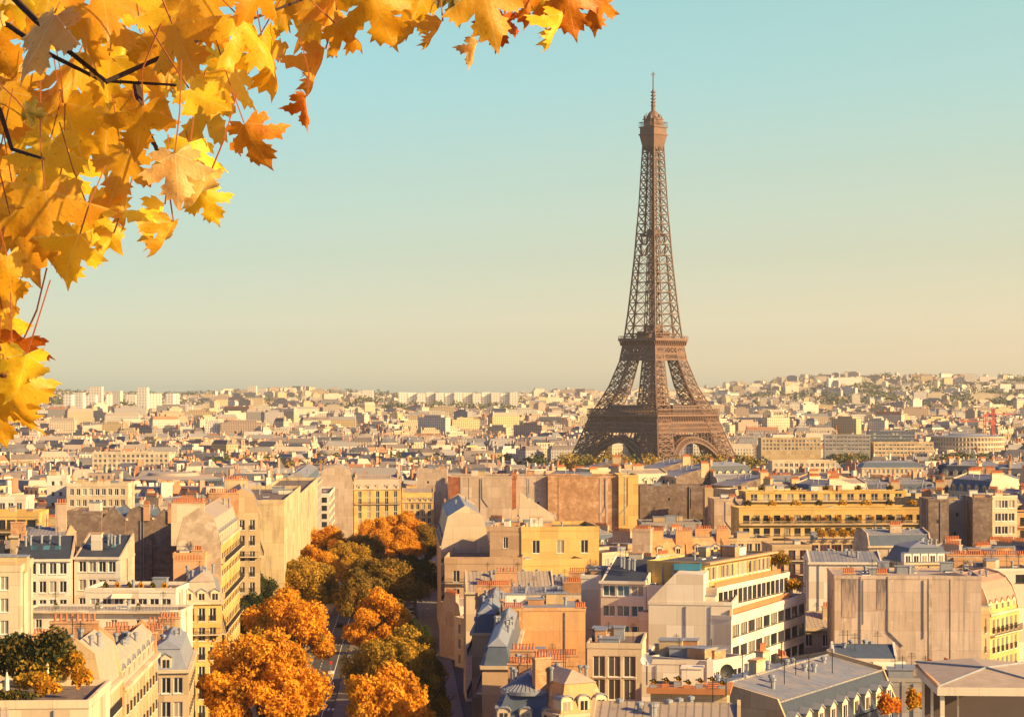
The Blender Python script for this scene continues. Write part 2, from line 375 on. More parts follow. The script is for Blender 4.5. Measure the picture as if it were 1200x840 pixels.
def build(root, W, D, H, roof='flat', axis='x', rh=3.5, wall='cream', gable=None, wins=None, rmat=None, rslope=None, dorm=None,
          chim=(), near=True, base=6, corn=True, parapet=.7, clutter=0, seed=0, dstyle='gab', bal=(), winpane=True, pots='terracotta', flatm='gravel', detail=False, balm=('cream_lt', 'iron')):
    rnd = random.Random(seed * 77 + 5)
    gable = gable or wall; wins = wins or {}
    b = MB(); places = []
    for s in 'FRLB':
        isend = roof in PROFILES and ((axis == 'x' and s in 'RL') or (axis == 'y' and s in 'FB'))
        pl = face_wall(b, s, W, D, H, -base, wins.get(s), 1 if isend else 0)
        places += [(s, *p) for p in pl]
    if roof == 'flat': b.add([(0, 0, H - .05), (W, 0, H - .05), (W, D, H - .05), (0, D, H - .05)], [(0, 1, 2, 3)], 2)
    b.obj('wall', [wall, gable, flatm], root)
    for (s, t, z, w_, h_) in places[:100]:
        st = (wins[s][4].get('st', 'plain') if len(wins[s]) > 4 else 'plain')
        fm, pm, am = window_mesh(w_, h_, st)
        o = link('window', fm if near else am, root); put_side(o, s, W, D, t, z)
        if near: link('pane', pm, o)
    if roof == 'flat':
        if parapet:
            c = MB(); p = parapet
            c.box(-.08, W + .08, -.08, .22, H - .25, H + p); c.box(-.08, W + .08, D - .22, D + .08, H - .25, H + p)
            c.box(-.08, .22, .22, D - .22, H - .25, H + p); c.box(W - .22, W + .08, .22, D - .22, H - .25, H + p)
            c.obj('parapet', [wall], root)
        top = H
    elif roof == 'mans4':
        i1 = min(1.7, W * .2, D * .2); i0 = .2; z1 = H + rh * .72; c = MB()
        lo = [(i0, i0, H), (W - i0, i0, H), (W - i0, D - i0, H), (i0, D - i0, H)]
        hi = [(i1, i1, z1), (W - i1, i1, z1), (W - i1, D - i1, z1), (i1, D - i1, z1)]
        c.add(lo + hi, [(0, 1, 5, 4), (1, 2, 6, 5), (2, 3, 7, 6), (3, 0, 4, 7)], 1)
        k = min(W, D) / 2 - .1
        tp = [(k, k, H + rh), (W - k, k, H + rh), (W - k, D - k, H + rh), (k, D - k, H + rh)]
        e = .14; hi2 = [(i1 - e, i1 - e, z1), (W - i1 + e, i1 - e, z1), (W - i1 + e, D - i1 + e, z1), (i1 - e, D - i1 + e, z1)]
        c.add(hi2 + tp, [(0, 1, 5, 4), (1, 2, 6, 5), (2, 3, 7, 6), (3, 0, 4, 7), (4, 5, 6, 7)], 0)
        c.obj('roof', [rmat or 'zinc', rslope or 'slate_blue'], root); top = H + rh
    else:
        S = D if axis == 'x' else W; E = W if axis == 'x' else D
        pr = PROFILES[roof](S, rh)
        P = (lambda t, e, z: (e, t, z)) if axis == 'x' else (lambda t, e, z: (t, e, z))
        c = MB(); e0, e1 = .3, E - .3
        for i in range(len(pr) - 1):
            (t0, h0), (t1, h1) = pr[i], pr[i + 1]
            sl = abs(h1 - h0) / max(.01, abs(t1 - t0))
            if sl > 8: mt = 2
            else: mt = 1 if sl > .75 else 0
            q = [P(t0, e0, H + h0), P(t0, e1, H + h0), P(t1, e1, H + h1), P(t1, e0, H + h1)]
            c.add(q, [(0, 1, 2, 3)], mt)
            if mt == 0 and i > 0:
                c.bar(P(t0, e0, H + h0 + .05), P(t0, e1, H + h0 + .05), .16, 0)
        sfx = '_x' if axis == 'x' else '_y'
        rm = rmat or 'zinc'
        c.obj('roof', [rm + sfx if rm in ('zinc', 'warm_zinc') else rm, rslope or 'slate_blue', wall], root)
        for e, ed in ((0, .3), (E - .3, .3)):
            g = MB(); pts = [P(-.04 if i == 0 else (S + .04 if i == len(pr) - 1 else t), e, H + (h + .4 if h > .01 else 0)) for i, (t, h) in enumerate(pr)]
            v = (ed, 0, 0) if axis == 'x' else (0, ed, 0)
            g.prism(pts, v, 0); g.obj('gable_wall', [gable], root)
        top = H + rh
    if corn and roof != 'flat':
        runs = []
        if roof == 'mans4' or axis == 'x':
            x1 = W + .25 if roof == 'mans4' else W
            runs += [(-.25, x1, -.35, .18), (-.25, x1, D - .18, D + .35)]
        if roof == 'mans4' or axis == 'y':
            y0, y1 = (.18, D - .18) if roof == 'mans4' else (0, D)
            runs += [(-.35, .18, y0, y1), (W - .18, W + .35, y0, y1)]
        for q in runs:
            c = MB(); c.box(*q, H - .30, H + .12); c.obj('cornice', ['cream_lt' if wall not in ('white',) else 'white'], root)
    for s, n in (dorm or {}).items():
        L = side(s, W, D)[3]
        for i in range(n):
            o = link('dormer', dormer_mesh(dstyle, rmat if rmat in ('copper_roof',) else 'zinc', 'cream_lt' if dstyle != 'flat' else 'white_paint'), root)
            put_side(o, s, W, D, L * (i + .5) / n, H + .12, .35)
    for s, rows in bal:
        c = MB(); L = side(s, W, D)[3]
        for z in rows: railing(c, s, W, D, .2, L - .2, H - z, .75, 1, slab=0)
        c.obj('balcony', list(balm), root)
    for ch in chim:
        fx, fy, ln, ax, hh, npt = ch[:6]; mt = ch[6] if len(ch) > 6 else gable
        chimney(root, fx * W, fy * D, ln, ax, H - .5, top + hh, npt, mt, pots, near)
    clutter = clutter + (8 if near else 2)
    if detail:
        for s in 'FL' if root.location.x > 0 else 'FR':
            if wins.get(s): continue
            L = side(s, W, D)[3]
            if L < 5: continue
            for q in range(2 + int(L > 9) + int(L > 16)):
                t0 = rnd.uniform(.12, .85) * L; c = MB(); (px, py), (ux, uy), a_, _ = side(s, W, D)
                P = lambda t, z, o: Vector((px + ux * t + uy * o, py + uy * t - ux * o, z))
                if rnd.random() < .25:
                    zz_ = H - rnd.uniform(2.5, 9); c.prism([P(t0 - .3, zz_, .003), P(t0 + .3, zz_, .003), P(t0 + .3, zz_, .04), P(t0 - .3, zz_, .04)], (0, 0, .8), 0); c.obj('small_window', ['glass'], root)
                elif rnd.random() < .5:
                    zb_ = H - rnd.uniform(6, 12); c.bar(P(t0, H - .4, .12), P(t0, zb_, .12), .13)
                    if rnd.random() < .5: t1 = max(.3, min(L - .3, t0 + rnd.uniform(-2.5, 2.5))); c.bar(P(t0, zb_, .12), P(t1, zb_ - 2.5, .12), .13)
                    c.obj('drain_pipe', ['zinc'], root)
                else:
                    wd = rnd.uniform(.35, .8); c.prism([P(t0, H - 14, .003), P(t0 + wd, H - 14, .003), P(t0 + wd, H - 14, .10), P(t0, H - 14, .10)], (0, 0, 13.9)); c.obj('flue', [rnd.choice(['cream', 'stained', 'rubble', gable])], root)
    if clutter:
        for i in range(max(0, clutter)):
            x, y = rnd.uniform(.15, .85) * W, rnd.uniform(.2, .8) * D; k = rnd.random()
            zb = H if roof == 'flat' else top - .9
            c = MB()
            if k < .4 and roof != 'flat': k = .5
            if k < .4:
                sx, sy, hh = rnd.uniform(.6, 1.8), rnd.uniform(.6, 1.5), rnd.uniform(.8, 2.0)
                c.box(x - sx, x + sx, y - sy, y + sy, zb - .6, zb + hh); c.box(x - sx - .12, x + sx + .12, y - sy - .12, y + sy + .12, zb + hh, zb + hh + .12, 1)
                c.obj('roof_hut', [rnd.choice(['cream', 'white', 'zinc', 'orange_brick']), 'zinc'], root)
            elif k < .62 and roof == 'flat':
                c.add([(x - .6, y - .5, zb + .12), (x + .6, y - .5, zb + .12), (x + .6, y + .5, zb + .3), (x - .6, y + .5, zb + .3)], [(0, 1, 2, 3)], 1)
                c.box(x - .68, x + .68, y - .58, y + .58, zb - .3, zb + .1); c.obj('skylight', ['white_paint', 'glass'], root)
            elif k < .75:
                c.lathe(x, y, [(.22, zb - .6), (.22, zb + .9), (.34, zb + .95), (.34, zb + 1.2), (0, zb + 1.3)], 8)
                c.obj('roof_vent', ['zinc'], root)
            else:
                c.bar((x, y, zb - .6), (x, y, zb + 2.6), .07)
                for j in range(4): c.bar((x - .6 + j * .08, y, zb + 1.9 + j * .18), (x + .6 - j * .08, y, zb + 1.9 + j * .18), .04)
                c.obj('antenna', ['dark_metal'], root)
def B(label, px0, py, px1, Y, yaw=0, D=12, bot=None, name='apartment_building', cat='building', group=None, foot=True, **kw):
    """front top edge runs from px0 to px1 (photo pixels); px0 stands Y metres ahead; py gives the eave height"""
    a = R(yaw); c, s = math.cos(a), math.sin(a)
    x0 = (px0 - 600) / FP * Y; z = CZ - (py - HY) / FP * Y; k = (px1 - 600) / FP
    W = (k * Y - x0) / (c - k * s)
    mx_, my = x0 + c * W / 2 - s * D / 2, Y + s * W / 2 + c * D / 2
    g = ground(mx_, my)
    root = empty(name, (x0, Y, g), a)
    kw.setdefault('seed', len(ALLB)); kw.setdefault('near', Y < 420); kw.setdefault('detail', Y < 760)
    build(root, W, D, z - g, **kw)
    tag(root, label, cat, group)
    VIS.append((min(px0, px1), max(px0, px1), bot if bot else py + 25, Y))
    if foot: FOOT.append((mx_, my, math.hypot(W, D) / 2 * .82, W, D, a, x0, Y))
    ALLB.append((root, W, D, z - g, label))
    return root, W, D, z - g
def inside_foot(x, y, r):
    for (mx_, my, rr, W, D, a, x0, y0) in FOOT:
        dx, dy = x - x0, y - y0; lx = dx * math.cos(a) + dy * math.sin(a); ly = -dx * math.sin(a) + dy * math.cos(a)
        if -r < lx < W + r and -r < ly < D + r: return True
    return False
# ---------------------------------------------------------------- terrain
def grid_terrain():
    ys = list(range(-60, 1300, 20)) + list(range(1300, 2600, 50)) + list(range(2600, 12001, 200))
    us = [i / 40 for i in range(-40, 41)]
    vs, fs = [], []
    for y in ys:
        hw = 150 + max(0, y) * .5
        for u in us:
            x = u * hw; z = ground(x, y) if y > 0 else ground(x, 0) 
            if y > 9500: z = ground(x / y * 9500, 9500) - (y - 9500) * .012
            vs.append((x, y, z))
    n = len(us)
    for j in range(len(ys) - 1):
        for i in range(n - 1): fs.append((j * n + i, j * n + i + 1, (j + 1) * n + i + 1, (j + 1) * n + i))
    b = MB(); b.add(vs, fs)
    plain('ground_mat', (.16, .13, .11), .95, 0, 1, .02, (.09, .09, .06))
    tag(b.obj('ground', ['ground_mat'], smooth=True), kind='structure')
grid_terrain()
# ---------------------------------------------------------------- the iron tower
TX, TY, TZ = 109.6, 1700.0, -27.5
zz = [0, 20, 40, 57, 63, 78, 99, 115, 140, 180, 220, 262, 276]
ww = [56.5, 46.8, 39.8, 34.4, 31.5, 24.6, 18.3, 16.0, 13.4, 10.2, 7.8, 5.9, 5.3]
bb = [22, 18.5, 16.5, 15.2, 14.8, 12.6, 10.2, 9.2, 7.6, 5.6, 4.0, 3.0, 2.7]
hw = lambda z: float(np.interp(z, zz, ww))
lw = lambda z: float(np.interp(z, zz, bb))
def make_tower():
    root = empty('lattice_tower', (TX, TY, TZ), R(45))
    tag(root, 'tall brown iron lattice tower rising above all the roofs against the sky', 'tower')
    levels = [0, 8, 16, 24, 31, 38, 44.5, 50.5, 57.5, 65, 72, 79, 86, 92.5, 99, 106, 115.5]
    for sx, sy in ((1, 1), (1, -1), (-1, 1), (-1, -1)):
        b = MB()
        def cor(z): o, i = hw(z), hw(z) - lw(z); return [Vector((sx * o, sy * o, z)), Vector((sx * i, sy * o, z)), Vector((sx * i, sy * i, z)), Vector((sx * o, sy * i, z))]
        for z0, z1 in zip(levels[:-1], levels[1:]):
            A, C = cor(z0), cor(z1); th = 1.25 if z0 < 57 else 1.0
            for i in range(4):
                j = (i + 1) % 4
                b.bar(A[i], C[i], th)
                b.bar(A[i], A[j], .8)
                m0, m1 = (A[i] + A[j]) / 2, (C[i] + C[j]) / 2; h = th * .48
                b.bar(A[i], C[j], h); b.bar(A[j], C[i], h)
                b.bar(A[i], m1, h * .6); b.bar(A[j], m1, h * .6); b.bar(m0, C[i], h * .6); b.bar(m0, C[j], h * .6)
                b.bar(A[i].lerp(C[i], .5), A[j].lerp(C[j], .5), h)
                if z0 < 57: b.bar(m0, m1, h)
            b.bar(A[0], C[2], .5); b.bar(A[1], C[3], .5)
        leg = b.obj('leg', ['tower_iron'], root)
        f = MB(); cx = sx * 50; f.box(sx * 45 - 14, sx * 45 + 14, sy * 45 - 14, sy * 45 + 14, -3, 2.5); f.box(sx * 45 - 12.5, sx * 45 + 12.5, sy * 45 - 12.5, sy * 45 + 12.5, 2.5, 5)
        f.obj('masonry_base', ['tower_stone'], leg)
    def ring(b, h, z0, z1, t, m=0):
        b.box(-h, h, -h, -h + t, z0, z1, m); b.box(-h, h, h - t, h, z0, z1, m)
        b.box(-h, -h + t, -h + t, h - t, z0, z1, m); b.box(h - t, h, -h + t, h - t, z0, z1, m)
    def face_pts(k, z): # corner left->right of face k
        h = hw(z); c = [(-h, -h), (h, -h), (h, h), (-h, h)]; return Vector((*c[k], z)), Vector((*c[(k + 1) % 4], z))
    def lattice(b, k, z0, z1, n, t, half0=None, half1=None, out=0):
        h0 = half0 or hw(z0); h1 = half1 or hw(z1)
        cs = [(-1, -1), (1, -1), (1, 1), (-1, 1)]; a, c = cs[k], cs[(k + 1) % 4]
        p0, q0 = Vector((a[0] * h0, a[1] * h0, z0)), Vector((c[0] * h0, c[1] * h0, z0)); p1, q1 = Vector((a[0] * h1, a[1] * h1, z1)), Vector((c[0] * h1, c[1] * h1, z1))
        b.bar(p0, q0, t * 1.8); b.bar(p1, q1, t * 1.8)
        for i in range(n):
            s0, s1 = i / n, (i + 1) / n
            b.bar(p0.lerp(q0, s0), p1.lerp(q1, s1), t); b.bar(p0.lerp(q0, s1), p1.lerp(q1, s0), t); b.bar(p0.lerp(q0, s0), p1.lerp(q1, s0), t)
    # arches
    for k in range(4):
        b = MB(); nst = 30
        def fp(x, z, dr=0):
            h = hw(z) - .3; rot = [(x, -h), (h, x), (-x, h), (-h, -x)][k]; return Vector((*rot, z))
        pts = []
        for i in range(nst + 1):
            a = math.pi * i / nst; ci, si = math.cos(a), math.sin(a)
            pts.append((fp(-31.5 * ci, 5 + 31.5 * si), fp(-34.6 * ci, 5 + 35.3 * si)))
        inw = [Vector((0, 1, 0)), Vector((-1, 0, 0)), Vector((0, -1, 0)), Vector((1, 0, 0))][k]
        for (a0, a1), (c0, c1) in zip(pts[:-1], pts[1:]):
            for off in (0, 4.0):
                o = inw * off
                b.bar(a0 + o, c0 + o, 1.3); b.bar(a1 + o, c1 + o, 1.1); b.bar(a0 + o, c1 + o, .45); b.bar(a1 + o, c0 + o, .45); b.bar(a0 + o, a1 + o, .6)
            b.add([a0, c0, c0 + inw * 4, a0 + inw * 4], [(0, 1, 2, 3)]); b.add([a1, c1, c1 + inw * 4, a1 + inw * 4], [(0, 1, 2, 3)])
        # spandrel between the arch and the girder: radial struts
        for i in range(3, nst - 2):
            a = math.pi * i / nst; x, z = -34.6 * math.cos(a), 5 + 35.3 * math.sin(a)
            if z > 30 and abs(x) < 30:
                b.bar(fp(x, z), fp(x * 1.1, min(43.5, z + 6)), .5)
                if z < 39: b.bar(fp(x * 1.1, min(43.5, z + 6)), fp(x * 1.1, 43.8), .4)
        b.obj('arch', ['tower_iron'], root)
    # first platform
    b = MB()
    for k in range(4):
        lattice(b, k, 44, 47.5, 34, .45); lattice(b, k, 47.5, 51, 24, .5)
        h = hw(45) - 3; lattice(b, k, 44, 51, 12, .6, h, h)
    ring(b, 35.3, 51.2, 52.4, 1.2); ring(b, 34.9, 52.4, 56.2, .5)
    ring(b, 36.6, 56.2, 57.6, 12)
    for k in range(4):
        for i in range(37):
            t = -35.6 + i * 71.2 / 36
            p = [(t, -36), (36, t), (t, 36), (-36, t)][k]; q = [(t, -35.1), (35.1, t), (t, 35.1), (-35.1, t)][k]
            b.bar((*q, 52.2), (*p, 56.2), .75)
    b.obj('platform', ['tower_iron'], root)
    b = MB()
    for k in range(4):
        h = 36.2
        for i in range(49):
            t = -h + i * 2 * h / 48; p = [(t, -h), (h, t), (t, h), (-h, t)][k]
            b.bar((*p, 57.6), (*p, 61.6), .3)
        for zt in (58.8, 61.7):
            a, c = [((-h, -h), (h, -h)), ((h, -h), (h, h)), ((h, h), (-h, h)), ((-h, h), (-h, -h))][k]
            b.bar((*a, zt), (*c, zt), .4 if zt < 60 else .6)
    b.obj('railing', ['tower_iron'], root)
    plain('pavilion_glass', (.12, .09, .09), .3)
    for k in range(4):
        b = MB(); c = [(0, -27.5), (27.5, 0), (0, 27.5), (-27.5, 0)][k]; sx_, sy_ = ((14, 4.5) if k % 2 == 0 else (4.5, 14))
        b.box(c[0] - sx_, c[0] + sx_, c[1] - sy_, c[1] + sy_, 57.6, 63.6, 1); b.box(c[0] - sx_ - .6, c[0] + sx_ + .6, c[1] - sy_ - .6, c[1] + sy_ + .6, 63.6, 64.6)
        for i in range(9):
            t = -13.5 + i * 27 / 8
            for sd_ in (-1, 1):
                p = (c[0] + t, c[1] + sd_ * 4.6) if k % 2 == 0 else (c[0] + sd_ * 4.6, c[1] + t)
                b.bar((*p, 57.6), (*p, 63.7), .5)
        b.obj('pavilion', ['tower_iron', 'pavilion_glass'], root)
    # second platform
    b = MB()
    for k in range(4):
        lattice(b, k, 100, 103.6, 12, .35); lattice(b, k, 104.8, 109.3, 8, .5)
    for zb_, zt_ in ((99.2, 100.4), (103.8, 104.8), (109.3, 110.6)): h = hw(zb_) + .25; ring(b, h, zb_, zt_, .5)
    ring(b, 17.6, 110.6, 113.6, .5); ring(b, 19.3, 114.2, 116.2, 8)
    for k in range(4):
        for i in range(17):
            t = -17.6 + i * 35.2 / 16
            p = [(t, -19), (19, t), (t, 19), (-19, t)][k]; q = [(t, -17.7), (17.7, t), (t, 17.7), (-17.7, t)][k]
            b.bar((*q, 110.6), (*p, 114.3), .8)
    ring(b, 19.2, 117.6, 118, .3); ring(b, 15.4, 119.4, 120.2, 5)
    for k in range(4):
        for i in range(21):
            t = -19.1 + i * 38.2 / 20; p = [(t, -19.1), (19.1, t), (t, 19.1), (-19.1, t)][k]; b.bar((*p, 116), (*p, 118), .25)
        c = [(0, -9), (9, 0), (0, 9), (-9, 0)][k]; b.box(c[0] - 4.2, c[0] + 4.2, c[1] - 4.2, c[1] + 4.2, 116.1, 121.5)
    b.box(-5, 5, -5, 5, 116, 126)
    b.obj('platform', ['tower_iron'], root)
    # shaft
    b = MB(); z = 116.0; lev = [z]
    while z < 270: z += max(3.6, hw(z) * 2 * (.31 if z < 175 else .42)); lev.append(min(z, 272))
    cs = [(-1, -1), (1, -1), (1, 1), (-1, 1)]
    for z0, z1 in zip(lev[:-1], lev[1:]):
        two = z0 < 190
        for k in range(4):
            a, c = cs[k], cs[(k + 1) % 4]
            def pt(s, z): h = hw(z); A = Vector((a[0] * h, a[1] * h, z)); C_ = Vector((c[0] * h, c[1] * h, z)); return A.lerp(C_, s)
            th = .95 if z0 < 200 else .75
            b.bar(pt(0, z0), pt(0, z1), th)
            b.bar(pt(0, z0), pt(1, z0), .6)
            f0, f1 = lw(z0) / (2 * hw(z0)), lw(z1) / (2 * hw(z1))
            if not two: f0 = f1 = .5
            elif z0 > 176: f0 = max(f0, .4)
            for s0, s1, e0, e1 in ((0, f0, 0, f1), (1 - f0, 1, 1 - f1, 1)):
                b.bar(pt(s0, z0), pt(e1, z1), .5); b.bar(pt(s1, z0), pt(e0, z1), .5)
                b.bar(pt(s1 if s0 == 0 else s0, z0), pt(e1 if e0 == 0 else e0, z1), .65)
            if two: b.bar(pt(f0, z0), pt(1 - f1, z1), .3); b.bar(pt(1 - f0, z0), pt(f1, z1), .3)
    b.obj('shaft', ['shaft_iron_hazed'], root)
    b = MB()   # lift column and stair in the middle
    for sx_, sy_ in cs: b.bar((sx_ * 2, sy_ * 2, 116), (sx_ * 1.6, sy_ * 1.6, 272), .6)
    z = 118
    while z < 270:
        b.box(-1.9, 1.9, -1.9, 1.9, z, z + .5); b.bar((-1.9, -1.9, z), (1.9, -1.9, z + 3.5), .35); b.bar((1.9, 1.9, z), (-1.9, 1.9, z + 3.5), .35); b.bar((-1.9, 1.9, z), (-1.9, -1.9, z + 3.5), .35); z += 3.5
    b.box(-6.6, 6.6, -6.6, 6.6, 195, 196.4); b.box(-3.6, 3.6, -3.6, 3.6, 196, 200.5)
    b.obj('lift_column', ['shaft_iron_hazed'], root)
    b = MB()
    b.add([(-5.4, -5.4, 262), (5.4, -5.4, 262), (5.4, 5.4, 262), (-5.4, 5.4, 262), (-7.6, -7.6, 273.5), (7.6, -7.6, 273.5), (7.6, 7.6, 273.5), (-7.6, 7.6, 273.5)], [(0, 1, 5, 4), (1, 2, 6, 5), (2, 3, 7, 6), (3, 0, 4, 7)])
    b.box(-8.1, 8.1, -8.1, 8.1, 273.5, 274.6); b.box(-7.3, 7.3, -7.3, 7.3, 274.6, 279.3); b.box(-8.0, 8.0, -8.0, 8.0, 279.3, 280.1)
    for i in range(13):
        for k in range(4):
            t = -7.8 + i * 1.3; p = [(t, -7.8), (7.8, t), (t, 7.8), (-7.8, t)][k]; b.bar((*p, 280), (*p, 283.6), .16)
    b.box(-8, 8, -8, -7.8, 283.4, 283.8); b.box(-8, 8, 7.8, 8, 283.4, 283.8); b.box(-8, -7.8, -7.8, 7.8, 283.4, 283.8); b.box(7.8, 8, -7.8, 7.8, 283.4, 283.8)
    b.box(-5.2, 5.2, -5.2, 5.2, 280.1, 285.6); b.box(-5.9, 5.9, -5.9, 5.9, 285.6, 286.3)
    b.lathe(0, 0, [(5.2, 286.3), (4.9, 288.4), (4.0, 290.4), (2.6, 292), (1.6, 292.6), (1.6, 295), (0, 295.4)], 12)
    for i in range(14):
        a = i * .9; r = 5.5 + (i % 3) * 1.1; b.bar((r * math.cos(a), r * math.sin(a), 281), (r * math.cos(a), r * math.sin(a), 288 + (i % 4)), .3)
        b.box(r * math.cos(a) - .5, r * math.cos(a) + .5, r * math.sin(a) - .5, r * math.sin(a) + .5, 284 + (i % 3) * 1.5, 286 + (i % 3) * 1.5)
    b.obj('top_cabin', ['tower_iron'], root)
    b = MB(); b.lathe(0, 0, [(1.5, 294.5), (1.4, 300), (1.0, 300.2), (.95, 309), (.55, 309.3), (.45, 322.8), (0, 323)], 8)
    for i in range(5): b.lathe(0, 0, [(.9, 296 + i * 2.6), (2.0, 296.3 + i * 2.6), (2.0, 297.2 + i * 2.6), (.9, 297.5 + i * 2.6)], 8)
    b.bar((-2.2, 0, 321), (2.2, 0, 321), .35); b.bar((0, -2.2, 321), (0, 2.2, 321), .35); b.bar((-1.5, 0, 319.4), (1.5, 0, 319.4), .3)
    b.obj('antenna', ['tower_iron'], root)
make_tower()
# ---------------------------------------------------------------- city beyond, one mass
def facade_mat(name):
    m, t, b = new_mat(name)
    at = t.nodes.new('ShaderNodeAttribute'); at.attribute_name = 'tint'
    uv = t.nodes.new('ShaderNodeUVMap'); sp = t.nodes.new('ShaderNodeSeparateXYZ'); lk(t, uv.outputs[0], sp.inputs[0])
    fu = mathn(t, 'FRACT', mathn(t, 'DIVIDE', sp.outputs[0], 2.9)); fv = mathn(t, 'FRACT', mathn(t, 'DIVIDE', sp.outputs[1], 3.1))
    mu = mathn(t, 'MULTIPLY', mathn(t, 'GREATER_THAN', fu, .34), mathn(t, 'LESS_THAN', fu, .70))
    mv = mathn(t, 'MULTIPLY', mathn(t, 'GREATER_THAN', fv, .26), mathn(t, 'LESS_THAN', fv, .80))
    wv = mathn(t, 'GREATER_THAN', sp.outputs[1], .5)
    mk = mathn(t, 'MULTIPLY', mathn(t, 'MULTIPLY', mu, mv), wv)
    ge = t.nodes.new('ShaderNodeNewGeometry'); n1 = noise(t, ge.outputs['Position'], .12, 3)
    c = mixc(t, mrange(t, n1, .35, .7, 0, .35), at.outputs['Color'], (.35, .28, .22))
    c = mixc(t, mathn(t, 'MULTIPLY', mk, .85), c, (.07, .065, .075))
    lk(t, c, b.inputs['Base Color']); b.inputs['Roughness'].default_value = .8; b.inputs['Specular IOR Level'].default_value = .2
    MATS[name] = m
facade_mat('far_facade')
def boxes_mesh(cx, cy, z0, z1, sx, sy, yaw, col, top=1.0, uvw=True, topcol=None, voff=1.0):
    """vectorised boxes (with tapering tops); returns verts, faces, face colours, loop uvs"""
    cx, cy, z0, z1, sx, sy, yaw = [np.asarray(a, float) for a in (cx, cy, z0, z1, sx, sy, yaw)]
    n = len(cx); c, s = np.cos(yaw), np.sin(yaw)
    lx = np.array([-1, 1, 1, -1]) / 2; ly = np.array([-1, -1, 1, 1]) / 2
    V = np.zeros((n, 8, 3))
    tp = np.broadcast_to(np.asarray(top, float), (n,)) if np.ndim(top) else np.full(n, top)
    for k in range(2):
        f = np.ones(n) if k == 0 else tp; z = z0 if k == 0 else z1
        for i in range(4):
            X, Y_ = lx[i] * (sx - (1 - f) * np.minimum(sx, sy)), ly[i] * (sy - (1 - f) * np.minimum(sx, sy))
            V[:, k * 4 + i, 0] = cx + X * c - Y_ * s; V[:, k * 4 + i, 1] = cy + X * s + Y_ * c; V[:, k * 4 + i, 2] = z
    Fq = np.array([[0, 1, 5, 4], [1, 2, 6, 5], [2, 3, 7, 6], [3, 0, 4, 7], [4, 5, 6, 7]])
    F = (np.arange(n)[:, None, None] * 8 + Fq[None]).reshape(-1, 4)
    col = np.asarray(col, float); C = np.repeat(col[:, None, :], 5, 1)
    C[:, 4, :] = (np.asarray(topcol, float) if topcol is not None else col)
    U = np.zeros((n, 5, 4, 2))
    if uvw:
        hgt = z1 - z0
        for i, L in enumerate((sx, sy, sx, sy)):
            U[:, i, 0, 0] = 0; U[:, i, 1, 0] = L; U[:, i, 2, 0] = L; U[:, i, 3, 0] = 0
            U[:, i, 0, 1] = .8; U[:, i, 1, 1] = .8; U[:, i, 2, 1] = hgt + .8; U[:, i, 3, 1] = hgt + .8
    return V.reshape(-1, 3), F, C.reshape(-1, 3), U.reshape(-1, 2)
def mass(name, parts, mat, label=None, cat=None, kind=None, group=None):
    off = 0; Vs, Fs, Cs, Us = [], [], [], []
    for V, F, C, U in parts: Vs.append(V); Fs.append(F + off); Cs.append(C); Us.append(U); off += len(V)
    V, F, C, U = map(np.concatenate, (Vs, Fs, Cs, Us))
    me = bpy.data.meshes.new(name); me.vertices.add(len(V)); me.vertices.foreach_set('co', V.ravel())
    me.loops.add(len(F) * 4); me.loops.foreach_set('vertex_index', F.ravel().astype(np.int32))
    me.polygons.add(len(F)); me.polygons.foreach_set('loop_start', np.arange(len(F), dtype=np.int32) * 4)
    a = me.attributes.new('tint', 'FLOAT_COLOR', 'FACE'); a.data.foreach_set('color', np.hstack([C, np.ones((len(C), 1))]).ravel())
    u = me.uv_layers.new(name='UVMap'); u.data.foreach_set('uv', U.ravel())
    me.polygons.foreach_set('use_smooth', np.zeros(len(F), bool))
    me.materials.append(MATS[mat]); me.update(calc_edges=True); me.validate()
    o = link(name, me); tag(o, label, cat, group, kind); return o
WALLC = np.array([(.66, .52, .34), (.74, .64, .48), (.56, .42, .26), (.48, .34, .25), (.68, .55, .40), (.34, .31, .31), (.64, .46, .24), (.80, .72, .58)])
ROOFC = np.array([(.28, .26, .26), (.20, .20, .22), (.08, .09, .12), (.42, .34, .27), (.15, .12, .12), (.38, .16, .08), (.52, .42, .32)])
CHIMC = np.array([(.62, .50, .38), (.50, .20, .10), (.66, .58, .48), (.44, .26, .18)])
